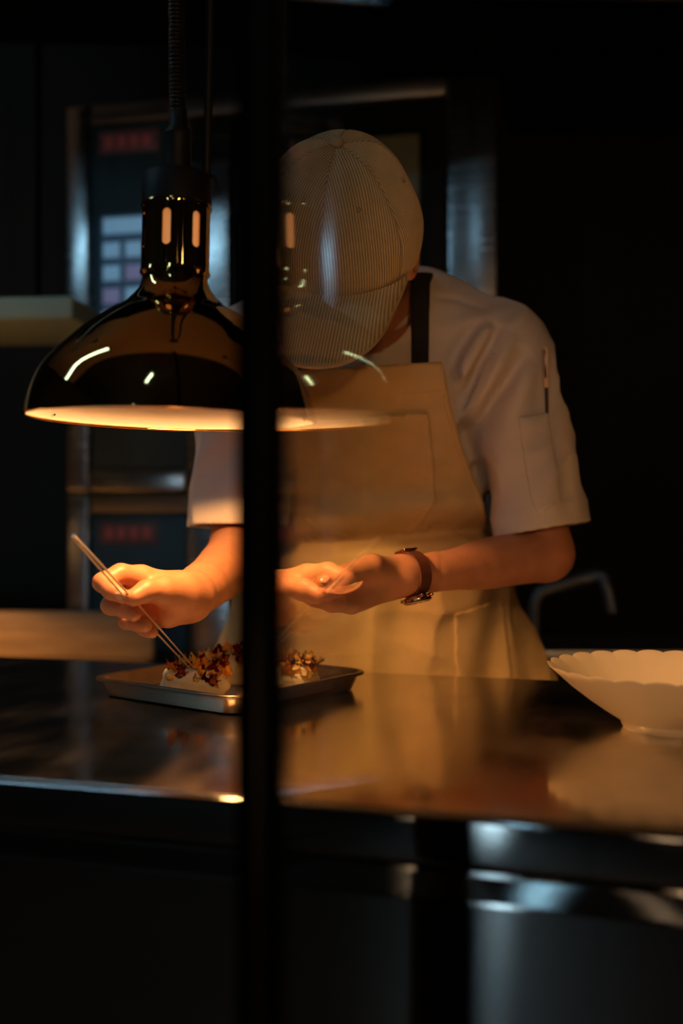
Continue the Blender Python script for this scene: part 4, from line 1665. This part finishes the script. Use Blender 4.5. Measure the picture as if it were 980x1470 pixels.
oven(0.275, 'lower of the two stacked steel combi ovens, with small red display', False)
oven(1.160, 'upper of the two stacked steel combi ovens, with lit blue keypad', True)
st = empty('oven_stand', (OX, OYY, 0), OY)
tag(st, 'low steel stand carrying the stacked ovens', 'stand')
box('stand_top', (0, 0, 0.24), (0.98, 0.75, 0.273), M_STEELD, st, 0.003)
for x in (0.03, 0.95):
    for y in (0.03, 0.72):
        box('leg', (x - 0.02, y - 0.02, 0), (x + 0.02, y + 0.02, 0.239), M_STEELD, st, 0.002)

# ------------------------------------------------------------------ left back of the kitchen: steel worktable and wall shelf
wt_ = empty('worktable', (-1.75, 2.02, 0), -R(5))
tag(wt_, 'low wooden worktable standing left of the ovens behind the tray', 'table')
box('table_top', (0, 0, 0.76), (1.32, 0.40, 0.80), M_BLOCK, wt_, 0.004)
box('front_apron', (0.02, 0.004, 0.68), (1.30, 0.02, 0.759), M_BLOCK, wt_)
box('back_splash', (0, 0.38, 0.801), (1.32, 0.40, 0.90), M_BLOCK, wt_, 0.003)
for x in (0.04, 1.28):
    for y in (0.05, 0.35):
        box('leg', (x - 0.018, y - 0.018, 0), (x + 0.018, y + 0.018, 0.759), M_STEELD, wt_, 0.002)
box('under_shelf', (0.06, 0.03, 0.22), (1.26, 0.37, 0.24), M_STEELD, wt_)
sh_ = empty('wall_shelf', (-1.9, 2.05, 0), -R(5))
tag(sh_, 'green-grey metal shelf hung left of the ovens', 'shelf')
box('shelf_board', (0, 0, 1.465), (1.42, 0.30, 1.505), M_GREEN, sh_, 0.003)
for x in (0.1, 1.3):
    tube('hanger_rod', [(x, 0.15, 1.505), (x, 0.15, 2.9)], 0.006, M_BLACKM, sh_, 10)

# extractor hood over the pass, its front edge crossing the top of the frame
hd = empty('extractor_hood', (-0.9, 1.75, 0), R(3))
tag(hd, 'dark steel extractor hood hanging from the kitchen ceiling', 'hood')
box('hood_box', (0, 0, 2.02), (2.4, 0.30, 2.9), M_BLACKM, hd, 0.004)
box('hood_lip', (0, -0.014, 1.985), (2.4, 0.0, 2.02), M_STEELD, hd, 0.003)

# tap by the back wall on the right
tp = empty('kitchen_tap', tuple(W(800, 960, 2.1)[:2]) + (0.0,))
tag(tp, 'grey bent steel tap standing behind the chef and the bowl', 'tap')
zb_ = 0.86
bx_, by_ = tp.location.x, tp.location.y
pts = [W(768, 870, 2.1), W(775, 852, 2.1), W(830, 834, 2.1), W(856, 826, 2.1), W(866, 830, 2.09), W(874, 850, 2.08), W(880, 880, 2.07)]
pts = [np.array([0, 0, zb_])] + [p - np.array([bx_, by_, 0]) for p in pts]
pts[0] = np.array([pts[1][0], pts[1][1], zb_])
tube('spout', [tuple(p) for p in pts], [0.016, 0.016, 0.016, 0.018, 0.018, 0.017, 0.015, 0.013], mat('dark_steel', (0.16, 0.17, 0.18), 0.5, 1.0), tp, 16)
sk = empty('sink_table', (0.25, 1.98, 0))
tag(sk, 'dark steel sink table behind the chef', 'table')
box('sink_top', (0, 0, zb_ - 0.03), (1.2, 0.24, zb_ - 0.001), M_STEELD, sk, 0.003)
for x in (0.04, 1.16):
    for y in (0.04, 0.20):
        box('leg', (x - 0.018, y - 0.018, 0), (x + 0.018, y + 0.018, zb_ - 0.031), M_STEELD, sk)

# ------------------------------------------------------------------ room lamps
def tube_light(loc, rz, ln, power, label):
    root = empty('tube_light', loc, rz)
    tag(root, label, 'light', 'cool ceiling tubes')
    box('housing', (-ln / 2 - 0.02, -0.04, 0.02), (ln / 2 + 0.02, 0.04, 0.05), M_BLACKM, root, 0.004)
    me_ = mat('tube_glow', (0.8, 0.9, 1.0), 0.5, emit=COOL, estr=12.0)
    for x in (-ln * 0.4, ln * 0.4):
        tube('drop_rod', [(x, 0, 0.05), (x, 0, 2.9 - loc[2])], 0.004, M_BLACKM, root, 8)
    tube('tube', [(-ln / 2, 0, 0), (ln / 2, 0, 0)], 0.026, me_, root, 14)
    lamp('tube_lamp', 'AREA', (0, 0, -0.02), power, COOL, ln, root, sy=0.05)
    return root


tube_light((-1.30, 1.0, 2.22), 0, 1.1, P_TUBE * 0.4, 'cool white tube hung above the kitchen side of the pass')
tube_light((-0.46, -0.5, 2.63), R(66), 0.40, P_TUBE * 0.15, 'short cool white tube over the guest side')


def pendant(x, y, z, power):
    root = empty('pendant_lamp', (x, y, z))
    tag(root, 'small black pendant with warm globe over the guest side', 'light', 'dining room pendants')
    mg_ = mat('globe_glow', (1, 0.8, 0.5), 0.5, emit=(1.0, 0.72, 0.45), estr=16.0)
    bm = bmesh.new()
    bmesh.ops.create_uvsphere(bm, u_segments=20, v_segments=12, radius=0.042)
    bm_obj('globe', bm, mg_, root, True)
    lathe('holder', [(0, 0.07), (0.015, 0.07), (0.022, 0.04), (0.022, 0.028), (0, 0.028)], M_BLACKM, root, 20)
    tube('flex', [(0, 0, 0.07), (0, 0, 2.9 - z)], 0.003, M_BLACKM, root, 6)
    lamp('pendant_light', 'POINT', (0, 0, -0.06), power, WARM2, 0.05, root)
    return root


for (x, y, z, k, w_) in ((0.20, -0.25, 1.52, 1.0, 'the lowest, an unseen key light added for the chef'), (-0.28, -1.35, 1.72, 0.06, 'the second lowest'), (-1.0, -1.25, 1.80, 0.04, 'hung nearest the added glowing slit'),  # lowest one is added as warm key light on the chef
                         (1.7, -1.9, 2.1, 0.05, 'nearest the bare right wall'), (0.9, -3.0, 2.3, 0.05, 'the one hung highest of all')):
    tag(pendant(x, y, z, P_DOWN * k), 'small black pendant with warm globe over the guest side, ' + w_)
